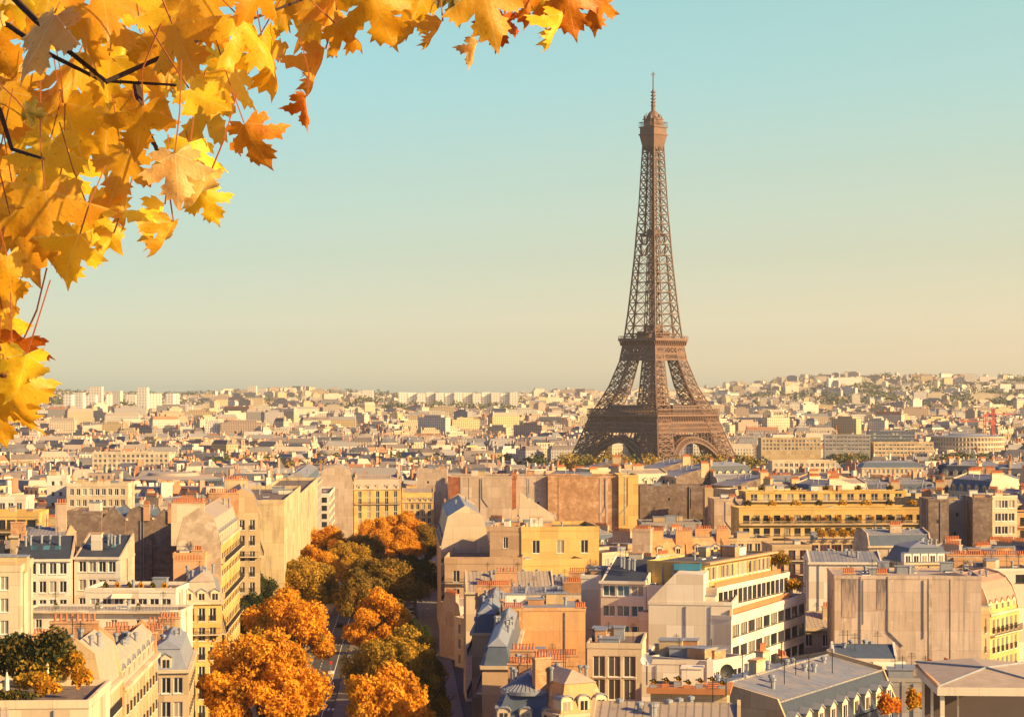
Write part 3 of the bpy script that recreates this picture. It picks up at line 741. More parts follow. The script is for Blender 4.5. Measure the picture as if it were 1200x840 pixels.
def city_mass(name, pts, rng, big=0.0, label=None, scale=1.0, chim=True):
    """pts: list of x, y, width, depth, height, yaw"""
    P = np.array(pts); n = len(P)
    x, y, W, D, H, yaw = P.T; g = np.array([ground(a, b) for a, b in zip(x, y)])
    wc = WALLC[rng.integers(0, len(WALLC), n)] * rng.uniform(.85, 1.05, (n, 1)); rc = ROOFC[rng.choice(len(ROOFC), n, p=[.24, .2, .14, .16, .1, .06, .10])] * rng.uniform(.8, 1.1, (n, 1))
    parts = [boxes_mesh(x, y, g - 3, g + H, W, D, yaw, wc, topcol=rc)]
    mm = (rng.random(n) < .62) & ~((y > 2600) & (rng.random(n) < .6))
    rh = np.where(mm, 4.2, 1.0)
    parts.append(boxes_mesh(x[mm], y[mm], (g + H)[mm] + .02, (g + H + rh)[mm], W[mm] - .3, D[mm] - .3, yaw[mm], rc[mm], top=.62, uvw=False, topcol=rc[mm] * 1.25))
    fl = ~mm   # flat: set-back upper storey
    parts.append(boxes_mesh(x[fl], y[fl], (g + H)[fl] + .02, (g + H)[fl] + 2.8, W[fl] * .6, D[fl] * .6, yaw[fl], wc[fl] * .95, topcol=rc[fl]))
    if chim:
        for k in range(4):
            sel = rng.random(n) < (.85, .8, .6, .5)[k]; q = sel.sum(); s_ = rng.choice([-.47, .47, -.2, .25], q) if k > 1 else np.full(q, (-.47, .47)[k])
            dx = s_ * W[sel]; dy = rng.uniform(-.35, .35, q) * D[sel]; c, s = np.cos(yaw[sel]), np.sin(yaw[sel])
            X, Y_ = x[sel] + dx * c - dy * s, y[sel] + dx * s + dy * c; zt = (g + H + rh)[sel] + rng.uniform(.8, 2.6, q)
            cc = CHIMC[rng.integers(0, 4, q)]; keepp = rng.random(q) < .45
            L = rng.uniform(1.5, 4.5, q)
            parts.append(boxes_mesh(X, Y_, (g + H)[sel] - .5, zt, np.full(q, .9), L, yaw[sel], cc, uvw=False))
            parts.append(boxes_mesh(X[keepp], Y_[keepp], zt[keepp], zt[keepp] + .7, np.full(keepp.sum(), .4), L[keepp] * .8, yaw[sel][keepp], np.tile([(.58, .19, .07)], (keepp.sum(), 1)), uvw=False))
    return mass(name, parts, 'far_facade', label, 'city', 'stuff')
rng = np.random.default_rng(11)
def sample_city(y0, y1, row, wx, hr, margin=1.08, keep=None):
    pts = []; y = y0
    while y < y1:
        half = y * .2337 * margin + 20; x = -half; 
        while x < half:
            W = rng.uniform(*wx); bl = math.sin(x * .011 + y * .004) + math.cos(y * .009 - x * .006)
            yaw = .45 * round(bl * 1.3) + rng.uniform(-.08, .08)
            yy = y + rng.uniform(-.3, .3) * row
            D = rng.uniform(9, 14) * (row / 26) ** .5; H = rng.uniform(*hr)
            if keep is None or keep(x, yy, W): pts.append((x + W / 2, yy, W, D, H, yaw))
            x += W * rng.uniform(1.0, 1.35)
        y += row * rng.uniform(.85, 1.15)
    return pts
def far_keep(x, y, W):
    if math.hypot(x - TX, y - TY) < 120 + W: return False
    px = 600 + x / y * FP
    if 1500 < y < 2000 and 560 < px < 1000: return False
    if 1980 < y < 2180 : return False                      # the river and its quays
    return rng.random() < .93
pts = sample_city(1500, 2600, 30, (14, 34), (15, 23), keep=far_keep)
pts += sample_city(2600, 4400, 42, (11, 34), (12, 28), keep=far_keep)
pts += sample_city(4400, 9600, 66, (12, 40), (8, 24), keep=far_keep)
big = []
for _ in range(950):
    y = rng.uniform(2600, 9300); x = rng.uniform(-.25, .25) * y
    if y > 4400 and (435 < 600 + x / y * FP < 625 or 600 + x / y * FP < 240): continue
    if math.hypot(x - TX, y - TY) > 200: big.append((x, y, rng.uniform(12, 60), rng.uniform(10, 14), rng.uniform(24, 42), rng.choice([0, .5, -.6, 1.2])))
city_mass('distant_city', pts + big, rng, label='pale mass of far roofs and blocks spreading to the horizon behind the tower')
# ---------------------------------------------------------------- hand placed buildings
F3 = dict(st='rail')
FSEG = lambda r, c, w=1.2, h=2.1, **k: (r, c, w, h, k)
# --- left side of the avenue
def facade_px(Y): return 484.5 - 91128 / Y
B('long roof sloping down to the avenue, with skylights, lowest left corner building', 58, 815, 121, 215, 2.6, 14, axis='y', roof='mans', rh=5.2, wall='cream', rmat='warm_zinc', rslope='warm_zinc', wins={'R': FSEG(4, 9, st='rail')}, chim=[(.1, .9, 5, 'x', .6, 8, 'orange_brick')], bot=840)
G0 = B('cream building carrying a planted roof garden, lower left corner', -30, 827, 104, 200, 2.6, 14, roof='flat', wall='cream_lt', parapet=.5, flatm='gravel', clutter=-9, bot=840)
B('narrow mansard house behind the skylight roof on the avenue', 104, 806, 146, 229, 2.6, 30, axis='y', roof='mans', rh=3.6, wall='cream', gable='orange', rmat='warm_zinc', rslope='warm_zinc', wins={'R': FSEG(4, 10, st='rail')}, dorm={'R': 7}, chim=[(.3, .02, 4, 'x', -1.4, 9, 'orange_brick'), (.3, .98, 5, 'x', -1.2, 10, 'orange_brick')], bot=830)
B('small house with a grey pyramid roof beside the avenue trees', 168, 786, 221, 290, 6, 22, roof='mans4', rh=3.8, wall='cream', rslope='zinc', wins={'F': FSEG(3, 3, 1.2, 2.1), 'R': FSEG(4, 7, st='rail')}, dorm={'F': 1}, chim=[(.2, .9, 4, 'x', .4, 6, 'orange_brick')], bot=840)
B('low zinc-roofed house crowded with red chimney pots, left of the avenue', 128, 768, 205, 298, 3, 16, axis='y', roof='gab', rh=2.6, wall='orange', gable='orange', chim=[(.1, .1, 3.4, 'x', .9, 8, 'orange_brick'), (.6, .1, 3.4, 'x', .7, 8, 'orange_brick'), (.75, .9, 3, 'x', .9, 7, 'cream')], clutter=3, bot=775)
B('yellow corner house with three mansard dormers at the left of the avenue', 213, 706, 260, 360, 9, 22, roof='mans4', rh=4.6, wall='yellow', rmat='warm_zinc', rslope='warm_zinc', wins={'F': FSEG(6, 3, 1.1, 2.2, st='rail'), 'R': FSEG(6, 7, st='rail')}, dorm={'F': 3, 'R': 6}, chim=[(.2, .95, 5, 'x', .6, 9, 'terra_pale')], bal=[('F', (5.2,)), ('R', (5.2, 11.6))], bot=790)
B('tall building with a patched blank gable and yellow avenue facade', 207, 636, 259, 398, 2.6, 44, axis='y', roof='mans', rh=6, wall='yellow', gable='rubble', rmat='warm_zinc', rslope='warm_zinc', wins={'R': FSEG(7, 12, st='rail')}, dorm={'R': 9}, bal=[('R', (3.6, 10.2, 16.5))], chim=[(.25, .01, 6, 'x', 1.2, 18, 'cream_lt'), (.6, .98, 6, 'x', .9, 12, 'orange_brick')], bot=700)
B('pale balconied corner building before two blank yellow walls', 262, 604, 305, 449, 8, 56, axis='y', roof='mans', rh=5.2, wall='cream', gable='cream', rmat='warm_zinc', rslope='warm_zinc', wins={'F': FSEG(6, 3, 1.1, 2.1, st='rail'), 'R': FSEG(7, 14, st='rail')}, dorm={'R': 10}, bal=[('F', (8.4,)), ('R', (8.4,))], chim=[(.4, .5, 5, 'x', .9, 9)], bot=660)
B('building with a broad blank yellow side wall, nearer of two above the trees', 262, 590, 333, 512, 2.6, 74, roof='flat', wall='streaky', clutter=6, parapet=.9, bot=660)
B('building with a broad blank yellow side wall, farther of two above the trees', 300, 582, 352, 606, 2.6, 110, roof='flat', wall='streaky', clutter=6, parapet=.9, bot=640, near=False)
B('blue-grey windowed building past the blank yellow walls', 330, 575, 364, 752, 2.6, 92, axis='y', roof='mans', rh=6, wall='grey', rslope='slate_blue', wins={'R': FSEG(4, 22, 1.4, 2.0)}, dorm={'R': 14}, bot=625)
B('white-banded apartment building at the far bend of the avenue', 352, 580, 386, 860, 2.6, 60, roof='flat', wall='white', wins={'F': FSEG(5, 2, 5, 1.9, st='dark'), 'R': FSEG(5, 5, 9, 1.9, st='dark')}, bot=625)
B('bright yellow classical building closing the end of the avenue', 415, 573, 470, 1000, 9, 14, axis='x', roof='mans', rh=6.2, wall='yellow', gable='plaster', rmat='warm_zinc', rslope='warm_zinc', wins={'F': FSEG(5, 5, 1.6, 3.0)}, dorm={'F': 5}, dstyle='round', bal=[('F', (6.8,))], chim=[(.05, .5, 8, 'y', .6, 6), (.95, .5, 8, 'y', .6, 6)], bot=640)
B('wide blank plaster gable left of the bright yellow building', 374, 566, 414, 985, 4, 20, axis='y', roof='mans', rh=8, wall='plaster', gable='plaster', rmat='zinc', bot=600)
B('low yellow building with arched dormers right of the bright yellow one', 471, 588, 508, 1010, 2, 16, axis='x', roof='mans', rh=6, wall='yellow', rmat='warm_zinc', rslope='yellow', wins={'F': FSEG(4, 5, 1.5, 2.6)}, dorm={'F': 6}, dstyle='round', chim=[(.3, .6, 5, 'x', .9, 6)], bot=640)
B('pinkish blank wall pierced by four small windows past the avenue end', 489, 551, 524, 1040, 0, 14, roof='flat', wall='plaster', wins={'F': FSEG(2, 2, 1.1, 1.3, fh=8, top=5, m0=3, m1=3, st='small')}, chim=[(.5, .3, 1.4, 'x', 1, 3)], bot=590)
# --- left middle
B('long white building with stepped planted terraces', 100, 692, 206, 352, -3, 12, roof='flat', wall='white', parapet=.5, bal=[('F', (3.6,))], balm=('cream_lt', 'white_paint'), wins={'F': FSEG(1, 7, 1.5, 1.9, top=1.2)}, flatm='gravel', bot=720)
B('lower planted terrace in front of the long white building', 26, 716, 212, 336, -3, 9, roof='flat', wall='white', parapet=.3, wins={'F': FSEG(2, 6, 1.0, 2.0, top=1.2)}, bal=[('F', (0.0, 3.4))], balm=('cream_lt', 'white_paint'), bot=745)
B('blank pale wall below the planted terraces', 24, 752, 188, 322, -2, 9, roof='flat', wall='cream', gable='orange', parapet=.3, chim=[(.15, .5, 5, 'x', .5, 10, 'orange_brick'), (.62, .5, 4, 'x', .5, 6, 'orange_brick')], bot=775)
B('tall narrow pale tower wall at the left edge of the photo', -14, 668, 24, 318, 5, 14, roof='flat', wall='cream_lt', wins={'F': FSEG(3, 1, 1.2, 2)}, bot=800)
B('pale house under a dark slate roof with three skylights', 16, 656, 84, 378, 6, 9, axis='x', roof='shed', rh=3.6, wall='white', gable='plaster', rmat='slate', rslope='slate', wins={'F': FSEG(3, 5, 1.2, 2.0, top=.5)}, corn=True, chim=[(.08, .9, 2.2, 'y', .7, 3, 'orange_brick')], bot=690)
B('pale house with two dark slate roof slopes split by a chimney', 87, 653, 141, 381, -6, 9, axis='x', roof='shed', rh=3.4, wall='white', gable='plaster', rmat='slate', rslope='slate', wins={'F': FSEG(3, 4, 1.3, 1.9, top=.6)}, chim=[(.38, .35, 1.9, 'x', .6, 0, 'white')], bot=690)
B('flat zinc-roofed house just behind the slate skylight roof', 12, 628, 78, 402, 3, 12, axis='x', roof='gab', rh=1.2, wall='cream', chim=[(.12, .1, 2.6, 'x', 1.2, 0, 'orange_brick'), (.85, .3, 2.0, 'x', 4.5, 4, 'plaster')], bot=650)
for i, (a_, p_, c_, rt) in enumerate(((76, 601, 119, 'shed'), (119, 602, 147, 'gab'), (147, 601, 178, 'mans'), (178, 604, 206, 'gab'))):
    B(['leftmost of four linked blank brown brick walls', 'second from left of four linked blank brown brick walls', 'third from left of four linked blank brown brick walls, with a pale flue', 'rightmost of four linked blank brown brick walls'][i], a_, p_ + (6 if rt != 'shed' else 0), c_, 432 + i * .6, 0, 13, axis='y', roof=rt if rt != 'shed' else 'flat', rh=2.0, wall='brown_brick', gable='brown_brick', rmat='zinc', chim=[(.8, .01, 1.2, 'x', .5, 3, 'terra_pale')] if i in (2, 3) else [], parapet=.4, bot=660, group='linked brown brick party walls', near=False)
B('small orange brick annex under the rightmost brown brick wall', 203, 652, 240, 395, 2, 10, roof='flat', wall='orange', wins={'F': FSEG(1, 2, 1.0, 1.8)}, chim=[(.7, .3, 2, 'x', .8, 4, 'cream')], bot=690)
B('yellow balconied building at the left edge behind the slate roofs', -20, 604, 46, 460, 3, 12, roof='flat', wall='yellow', wins={'F': FSEG(5, 5, 2.4, 1.9, st='dark')}, bal=[('F', (3.4, 6.6, 9.8))], bot=628)
B('bright cream block among red pots, left of the low round hall', 78, 569, 150, 640, 2, 14, roof='flat', wall='cream_lt', wins={'F': FSEG(4, 9, 1.2, 1.9)}, clutter=4, bot=600)
B('tall pale blank tower rising among roofs at the left', 55, 560, 78, 655, 4, 8, roof='flat', wall='white', wins={'F': FSEG(3, 2, 1, 1.4, st='small')}, bot=600)
B('long yellowish institution with many small windows at far left', 108, 531, 198, 1480, 2, 16, roof='flat', wall='cream_lt', wins={'F': FSEG(4, 16, 1.8, 2.0)}, bot=552)
B('pale rooftop block at the far left edge behind red roofs', -15, 585, 30, 560, 2, 12, roof='flat', wall='white', wins={'F': FSEG(3, 4, 1.4, 1.8)}, bot=604)
# --- right side of the avenue, foreground
B('slate mansard house with curved stone dormers and red pots, bottom centre', 577, 850, 655, 250, -4, 34, roof='mans4', rh=5.0, wall='stone', rmat='zinc', rslope='slate_blue', wins={'F': FSEG(4, 5), 'L': FSEG(5, 14, st='rail')}, dorm={'F': 3, 'L': 10}, dstyle='round', chim=[(.3, .42, 3.0, 'x', .2, 8, 'orange_brick'), (.25, .75, 3.2, 'x', .5, 7, 'orange_brick'), (.88, .5, 2.0, 'x', .3, 5, 'orange_brick')], bot=840)
B('wing with pale sheet roof and arched dormers, bottom centre', 656, 838, 716, 247, 26, 13, roof='mans4', rh=4.6, wall='orange', rmat='warm_zinc', rslope='orange', wins={'F': FSEG(3, 4)}, dorm={'F': 3}, dstyle='round', chim=[(.05, .4, 2, 'x', 1.2, 5, 'orange_brick')], bot=840)
B('narrow grey-roofed avenue house behind the bottom centre mansard', 565, 781, 600, 286, -2, 44, roof='mans4', rh=3.6, wall='stone', gable='grey', wins={'L': FSEG(5, 12, st='rail')}, dorm={'L': 10}, bal=[('L', (3.4, 9.8))], clutter=2, bot=800)
B('low wall topped by a long row of red chimney pots', 597, 778, 682, 296, 0, 9, roof='flat', wall='orange', parapet=.2, chim=[(.5, .1, 9.2, 'x', 1.0, 26, 'orange')], bot=800)
B('house with a broad orange plaster gable facing the camera', 590, 714, 686, 330, 2, 14, roof='flat', parapet=.25, flatm='zinc', wall='orange', chim=[(.12, .03, 3.0, 'x', .1, 9, 'orange_brick'), (.94, .03, 1.6, 'x', .1, 5, 'orange_brick')], clutter=2, bot=770)
B('avenue house with blue slate slope left of the orange gable', 553, 742, 588, 335, -2, 40, roof='mans4', rh=4, wall='stone', gable='cream', rslope='slate_blue', wins={'L': FSEG(5, 10, st='rail')}, dorm={'L': 8}, bal=[('L', (3.4, 9.8))], bot=780)
B('cluttered zinc roof with red pot stacks behind the orange gable', 560, 711, 700, 368, 2, 16, axis='x', roof='mans', rh=2.6, wall='orange', gable='cream', rmat='zinc', rslope='warm_zinc', chim=[(.13, .15, 6, 'x', .7, 16, 'orange_brick'), (.86, .2, 5.5, 'x', 1.1, 14, 'orange_brick')], clutter=7, bot=735)
B('white angular gable building between hotel and red pots', 546, 694, 650, 405, 3, 14, axis='x', roof='gab', rh=3.2, wall='cream_lt', gable='cream_lt', rmat='warm_zinc', rslope='slate_blue', chim=[(.45, .05, 4, 'x', .4, 6, 'terra_pale')], clutter=3, bot=715)
B('white gabled building right of the hotel base', 640, 690, 683, 412, -2, 12, axis='x', roof='gab', rh=1.8, wall='cream_lt', clutter=2, chim=[(.9, .1, 4, 'x', 1.2, 9, 'orange_brick')], bot=715)
# stone hotel: front, angled wing, block, big pale gable
h1 = B('large stone corner hotel with cornice facing the dark side street', 521, 659, 612, 500, -2, 110, roof='flat', wall='stone', parapet=1.3, wins={'F': FSEG(4, 4, 1.5, 2.6, fh=4.2, top=1.8), 'L': FSEG(4, 20, 1.5, 2.6, fh=4.2, top=1.8)}, bal=[('L', (.2, 4.6, 8.8, 13.0)), ('F', (4.6,))], bot=700)
B('sunlit yellow wing of the stone hotel', 612, 662, 684, 500, 14, 30, roof='flat', wall='yellow', parapet=1.3, wins={'F': FSEG(4, 4, 1.3, 2.6, fh=4.2, top=2.2)}, bot=690)
B('curved pinkish attic storey on the hotel roof', 574, 621, 611, 510, -6, 16, roof='flat', wall='stone', parapet=.9, wins={'F': FSEG(1, 1, 1.1, 2.6, top=1.6)}, clutter=3, bot=655)
B('yellow attic block with one tall window on the hotel roof', 611, 621, 702, 509, 7, 20, roof='flat', wall='yellow', parapet=.8, wins={'F': FSEG(1, 3, 1.7, 3.0, top=2.4)}, clutter=4, chim=[(.25, .4, 3, 'x', 2.5, 0, 'white')], bot=655)
B('big pale sloping gable wall on the hotel avenue side', 517, 640, 574, 530, 3, 60, axis='y', roof='mans', rh=9.5, wall='stone', gable='cream_lt', rmat='zinc', rslope='slate_blue', dorm={'L': 9}, bot=655)
B('cream angular rooftop gable before the great brick wall', 608, 606, 650, 555, 0, 10, axis='y', roof='shedr', rh=5.5, wall='cream_lt', gable='cream_lt', rmat='warm_zinc', bot=625)
B('patchy plaster wall with orange brick square, left end of the great wall', 525, 559, 600, 640, 0, 16, roof='flat', wall='plaster', parapet=.4, bot=600)
B('plaster wall with a tall red flue left of the great brick wall', 600, 559, 641, 642, 0, 16, roof='flat', wall='plaster', parapet=.4, chim=[(.06, -.03, 1.6, 'x', .6, 4, 'red_brick')], bot=600)
B('great blank orange brick party wall left of the tower foot', 642, 559, 725, 640, 0, 16, roof='flat', wall='orange_brick', parapet=.4, bot=620)
B('yellow plaster strip ending the great brick wall', 725, 558, 748, 639, 3, 16, roof='flat', wall='yellow', parapet=.4, bot=625)
B('dark brown brick party wall right of the great orange wall', 750, 570, 827, 700, 0, 14, roof='flat', wall='brown_brick', parapet=.3, clutter=2, bot=610)
B('pale chimney tower at the right end of the dark brick wall', 826, 573, 836, 690, 6, 3, roof='flat', wall='cream', parapet=.2, chim=[(.5, .5, 2.2, 'x', .3, 5, 'terra_pale')], bot=620)
B('pink blank wall with dark coping below the tower', 837, 586, 894, 640, 4, 12, roof='flat', wall='plaster', parapet=.4, clutter=3, chim=[(.4, .1, 2.4, 'x', .9, 5)], bot=635)
B('grey low rooftop box with zinc deck before the dark brick wall', 752, 613, 822, 600, 2, 14, roof='flat', wall='grey', parapet=.3, clutter=4, bot=622)
B('ochre dormered house, left of a pair with red pots', 763, 650, 806, 520, 6, 12, axis='x', roof='mans', rh=5.2, wall='cream', gable='orange', rmat='zinc', rslope='orange', dorm={'F': 2}, wins={'F': FSEG(2, 3)}, chim=[(.1, .12, 4.5, 'x', .3, 10, 'orange'), (.92, .12, 4, 'x', .3, 9, 'orange')], bot=655, near=True)
B('ochre dormered house, right of a pair with red pots', 807, 648, 850, 523, 6, 12, axis='x', roof='mans', rh=5.2, wall='cream', gable='orange', rmat='zinc', rslope='orange', dorm={'F': 2}, wins={'F': FSEG(2, 3)}, chim=[(.45, .2, 4, 'x', .3, 8, 'orange'), (.95, .12, 3, 'x', .3, 7, 'orange')], bot=655, near=True)
B('pinkish curved party wall at the left end of the dormered pair', 741, 622, 762, 515, -8, 10, roof='flat', wall='plaster', parapet=.4, chim=[(.5, .2, 3.4, 'x', .3, 9, 'orange')], bot=650)
B('cream building with arched window row right of the dormered pair', 851, 633, 905, 560, 12, 12, roof='flat', wall='cream', parapet=.5, wins={'F': FSEG(2, 5, 1.4, 2)}, bot=655)
B('pink wall with brown shutters below the long terraces', 905, 640, 951, 500, 5, 12, roof='flat', wall='cream', parapet=.4, wins={'F': FSEG(4, 3, 1.6, 2.2, st='red')}, bal=[('F', (3.2, 6.4))], bot=680)
# white modern block: gable + sunny terraces
g1 = B('white building with a blank gable facing the camera', 760, 706, 858, 336, -10, 12, roof='flat', wall='white', parapet=.3, wins={}, clutter=3, bot=760)
g2 = B('white stepped block with long rows of dark glazing and red terrace', 857, 724, 944, 333, 66, 15, roof='flat', wall='white', parapet=.35, wins={'F': FSEG(5, 10, 3.6, 1.8, fh=3.3, top=1.2, st='dark', m0=.3, m1=.3)}, bot=780)
g3 = B('set-back upper storey of the white stepped block', 840, 691, 925, 338, 63, 12, roof='flat', wall='white', parapet=.35, wins={'F': FSEG(1, 15, 1.8, 2.2, top=.5, st='dark')}, bot=705)
g4 = B('yellow top storey of the white stepped block under dark roof', 826, 661, 904, 343, 61, 10, roof='flat', wall='yellow', parapet=.25, flatm='tar', wins={'F': FSEG(1, 14, 1.5, 2.1, top=.6)}, clutter=2, bot=680)
B('white house with three rows of blue-green windows under dark sloping roof', 704, 681, 757, 345, -14, 12, axis='x', roof='shed', rh=3.1, wall='white', gable='white', rmat='slate', rslope='slate', wins={'F': FSEG(6, 3, 2.0, 1.7, fh=3.15, top=.55, st='blue', m0=.2, m1=.2)}, chim=[(.5, .9, 2.2, 'x', .6, 0, 'white')], bot=745)
B('plain grey-white wall left of the blue-green windows', 681, 676, 704, 350, -10, 10, roof='flat', wall='white', parapet=.4, chim=[(.3, .5, 1.3, 'x', 1.5, 0, 'white')], clutter=2, bot=740)
B('rounded cream house with arched windows below the blue-green windows', 688, 757, 752, 305, -6, 14, roof='flat', wall='cream_lt', parapet=.5, wins={'F': FSEG(2, 3, 1.7, 2.9, top=1.3)}, clutter=3, bot=800)
B('low white annex with gravel roof and square openings', 752, 775, 830, 282, -9, 15, roof='flat', wall='white', parapet=.35, flatm='gravel', wins={}, clutter=2, bot=800)
B('white crenellated wing with square dark windows', 830, 778, 872, 280, 52, 9, roof='flat', wall='white', parapet=.4, flatm='gravel', wins={'F': FSEG(2, 7, 1.5, 1.9, top=1.2, st='dark')}, bot=800)
# foreground right
B('long zinc roof with a row of blue slate dormers, bottom right', 930, 866, 1052, 200, 60, 15, axis='x', roof='mans', rh=4.4, wall='slate_dark', gable='cream', rmat='zinc', rslope='slate_dark', wins={'F': FSEG(3, 9)}, dorm={'F': 9}, corn=False, dstyle='gab', clutter=9, chim=[(.45, .6, 2.2, 'x', .9, 0, 'cream_lt'), (.75, .8, 1.6, 'x', .7, 4, 'cream_lt')], bot=840)
B('flat orange-tiled roof terrace with planters and dishes', 690, 849, 868, 178, -6, 9, axis='x', roof='gab', rh=1.2, wall='cream', rmat='warm_zinc', rslope='warm_zinc', corn=False, bot=840)
B('small penthouse with blue slate roof before the stained gable', 976, 772, 1052, 272, -5, 9, axis='x', roof='gab', rh=1.3, wall='white', rmat='slate_blue', rslope='slate_blue', corn=True, bot=795, name='penthouse', cat='penthouse')
B('low grey blank wall in front of the stained gable', 1036, 796, 1115, 262, -6, 8, roof='flat', wall='grey', parapet=.2, bot=840)
B('tall pinkish gable stained below its chimneys, right foreground', 978, 676, 1150, 354, -4, 16, roof='flat', parapet=.3, flatm='warm_zinc', clutter=5, wall='stained', gable='stained', wins={}, chim=[(.10, .05, 2.0, 'x', .5, 6, 'grey', 'x'), (.325, .05, 1.8, 'x', .5, 6, 'grey', 'x')], bot=790)
B('narrow stone corner strip beside the stained gable', 1150, 718, 1160, 353, 10, 8, roof='flat', wall='cream', parapet=.2, wins={'F': FSEG(4, 1, .9, 2.3, st='rail')}, bot=790)
B('yellow facade under a curved copper-coloured mansard, right edge', 1160, 720, 1194, 354, 56, 12, axis='x', roof='barrel', rh=6.2, wall='yellow', gable='plaster', rmat='copper_roof', rslope='copper_roof', wins={'F': FSEG(5, 6, 1.1, 2.3, st='rail')}, dorm={'F': 5}, bal=[('F', (3.4, 9.8))], bot=760)
B('white blank wall left behind the stained gable', 948, 659, 1034, 410, -3, 13, axis='x', roof='gab', rh=1.6, wall='white', gable='white', rmat='zinc', clutter=2, bot=700)
B('brick-fronted roof with slanting zinc behind the white blank wall', 1018, 640, 1092, 440, 6, 12, axis='x', roof='mans', rh=3, wall='rubble', gable='rubble', rmat='zinc', chim=[(.5, .3, 2.4, 'x', .9, 6)], clutter=3, bot=665)
B('low house with a curved glazed roof and tilted white windows', 1060, 660, 1118, 425, 10, 12, roof='mans4', rh=4, wall='cream', rmat='zinc', rslope='slate_blue', dorm={'F': 6}, dstyle='flat', clutter=3, bot=690)
B('long party wall lined with chimney pots at the right edge', 1118, 655, 1215, 402, -2, 10, roof='flat', wall='orange', parapet=.3, chim=[(.42, .1, 15, 'x', .6, 34, 'plaster')], clutter=3, bot=672)
B('low white house with one dark window at the right edge', 1146, 668, 1215, 392, 4, 10, roof='flat', wall='white', parapet=.3, flatm='tar', wins={'F': FSEG(1, 2, 1.8, 1.5, top=.8, st='dark')}, clutter=3, bot=690)
B('brown brick tower wall, left of a pair flanking a grey recess', 1088, 586, 1112, 540, 0, 12, roof='flat', wall='brown_brick', parapet=.3, bot=640)
B('grey recessed wall between two brown brick towers', 1112, 588, 1140, 546, 0, 10, roof='flat', wall='grey', parapet=.3, clutter=1, bot=632)
B('brown brick tower wall, right of a pair flanking a grey recess', 1140, 584, 1163, 538, 0, 12, roof='flat', wall='brown_brick', parapet=.3, bot=640)
B('cream building with loggias right of the brown brick towers', 1163, 582, 1192, 540, 14, 12, roof='flat', wall='cream_lt', parapet=.3, wins={'F': FSEG(5, 3, 1.6, 1.9)}, chim=[(.5, .3, 2, 'x', .6, 4)], bot=640)
B('orange terracotta-faced building at the right edge below brick towers', 1192, 602, 1225, 545, 8, 12, roof='flat', wall='orange', parapet=.3, wins={'F': FSEG(4, 3, 2, 1.9, st='dark')}, bal=[('F', (3.2, 6.4))], bot=640)
# long planted terraces
B('long yellow building with planted terraces, upper set-back storey', 874, 577, 1062, 640, 6, 10, roof='flat', wall='yellow', parapet=.3, wins={'F': FSEG(1, 13, 2.0, 2.0, top=.5)}, bal=[('F', (2.6,))], balm=('cream_lt', 'cream_lt'), clutter=6, bot=590)
B('long yellow building with planted terraces, middle storeys', 866, 597, 1086, 612, 5, 12, roof='flat', wall='yellow', parapet=.5, wins={'F': FSEG(3, 18, 1.8, 2.1, fh=3.6, top=1.6, st='dark')}, bal=[('F', (4.2, 7.8))], balm=('cream_lt', 'cream_lt'), bot=640)
B('long yellow building with planted terraces, lowest glazed tier', 930, 634, 1030, 520, 6, 10, roof='flat', wall='cream', parapet=.4, wins={'F': FSEG(3, 7, 2.6, 2.1, st='red')}, bal=[('F', (3.4, 6.6))], bot=660)
# farther landmarks
B('long pale government building right of the tower foot', 892, 514, 962, 1850, 3, 16, roof='flat', wall='cream', wins={'F': FSEG(3, 16, 1.8, 2.2)}, bot=530)
B('grey office slab right of the tower beside a yellow end wall', 966, 510, 1020, 1800, -5, 14, roof='flat', wall='grey', wins={'F': FSEG(4, 12, 2.4, 1.6)}, bot=530)
B('dark blue-grey office building far right of the tower', 1018, 506, 1072, 2000, 0, 16, roof='flat', wall='slate_blue', wins={'F': FSEG(4, 12, 2.6, 1.8)}, bot=518)
B('long low office wing leading to the round building', 1024, 519, 1094, 1800, 3, 14, roof='flat', wall='cream', wins={'F': FSEG(3, 16, 2.2, 1.6)}, bot=535)
B('cream low building with a row of square windows below the tower', 905, 541, 980, 1250, 4, 14, roof='flat', wall='cream_lt', wins={'F': FSEG(2, 12, 1.9, 2.0)}, bot=555)
B('two-storey cream building with tall windows right of the tower trees', 1010, 548, 1082, 1150, 3, 14, roof='mans4', wall='cream_lt', wins={'F': FSEG(3, 13)}, bot=560)

# round broadcasting building and low round hall
def drum(label, px, py, Y, r, h, storeys, name='round_building', wall='cream', roofc='zinc', cone=2):
    x = (px - 600) / FP * Y; z = CZ - (py - HY) / FP * Y; root = empty(name, (x, Y, z - h))
    b = MB(); n = 64; fh = (h - 1) / storeys
    for k in range(storeys):
        z0 = h - 1 - (k + 1) * fh
        b.lathe(0, 0, [(r, z0), (r, z0 + fh * .4)], n); b.lathe(0, 0, [(r - .4, z0 + fh * .4), (r - .4, z0 + fh)], n, 1)
        for i in range(n):
            a = (i + .5) * 2 * math.pi / n; ca, sa = math.cos(a), math.sin(a)
            b.bar((r * ca, r * sa, z0 + fh * .4), (r * ca, r * sa, z0 + fh), .9)
    b.lathe(0, 0, [(r, h - 1), (r + .5, h - .9), (r + .5, h), (r - .2, h)], n); b.lathe(0, 0, [(r, -8), (r, .0)], n)
    b.obj('wall', [wall, 'glass'], root)
    b = MB(); b.lathe(0, 0, [(r - .2, h), (r * .55, h + cone * .5), (r * .5, h + cone), (0, h + cone + .5)], n); b.obj('roof', [roofc], root)
    tag(root, label, 'building'); VIS.append((px - r / Y * FP, px + r / Y * FP, py + 10, Y)); FOOT.append((x, Y, r, 2 * r, 2 * r, 0, x - r, Y - r))
drum('round white ring-shaped building with rows of dark windows, far right', 1134, 511, 1900, 31, 22, 5, wall='cream_lt')
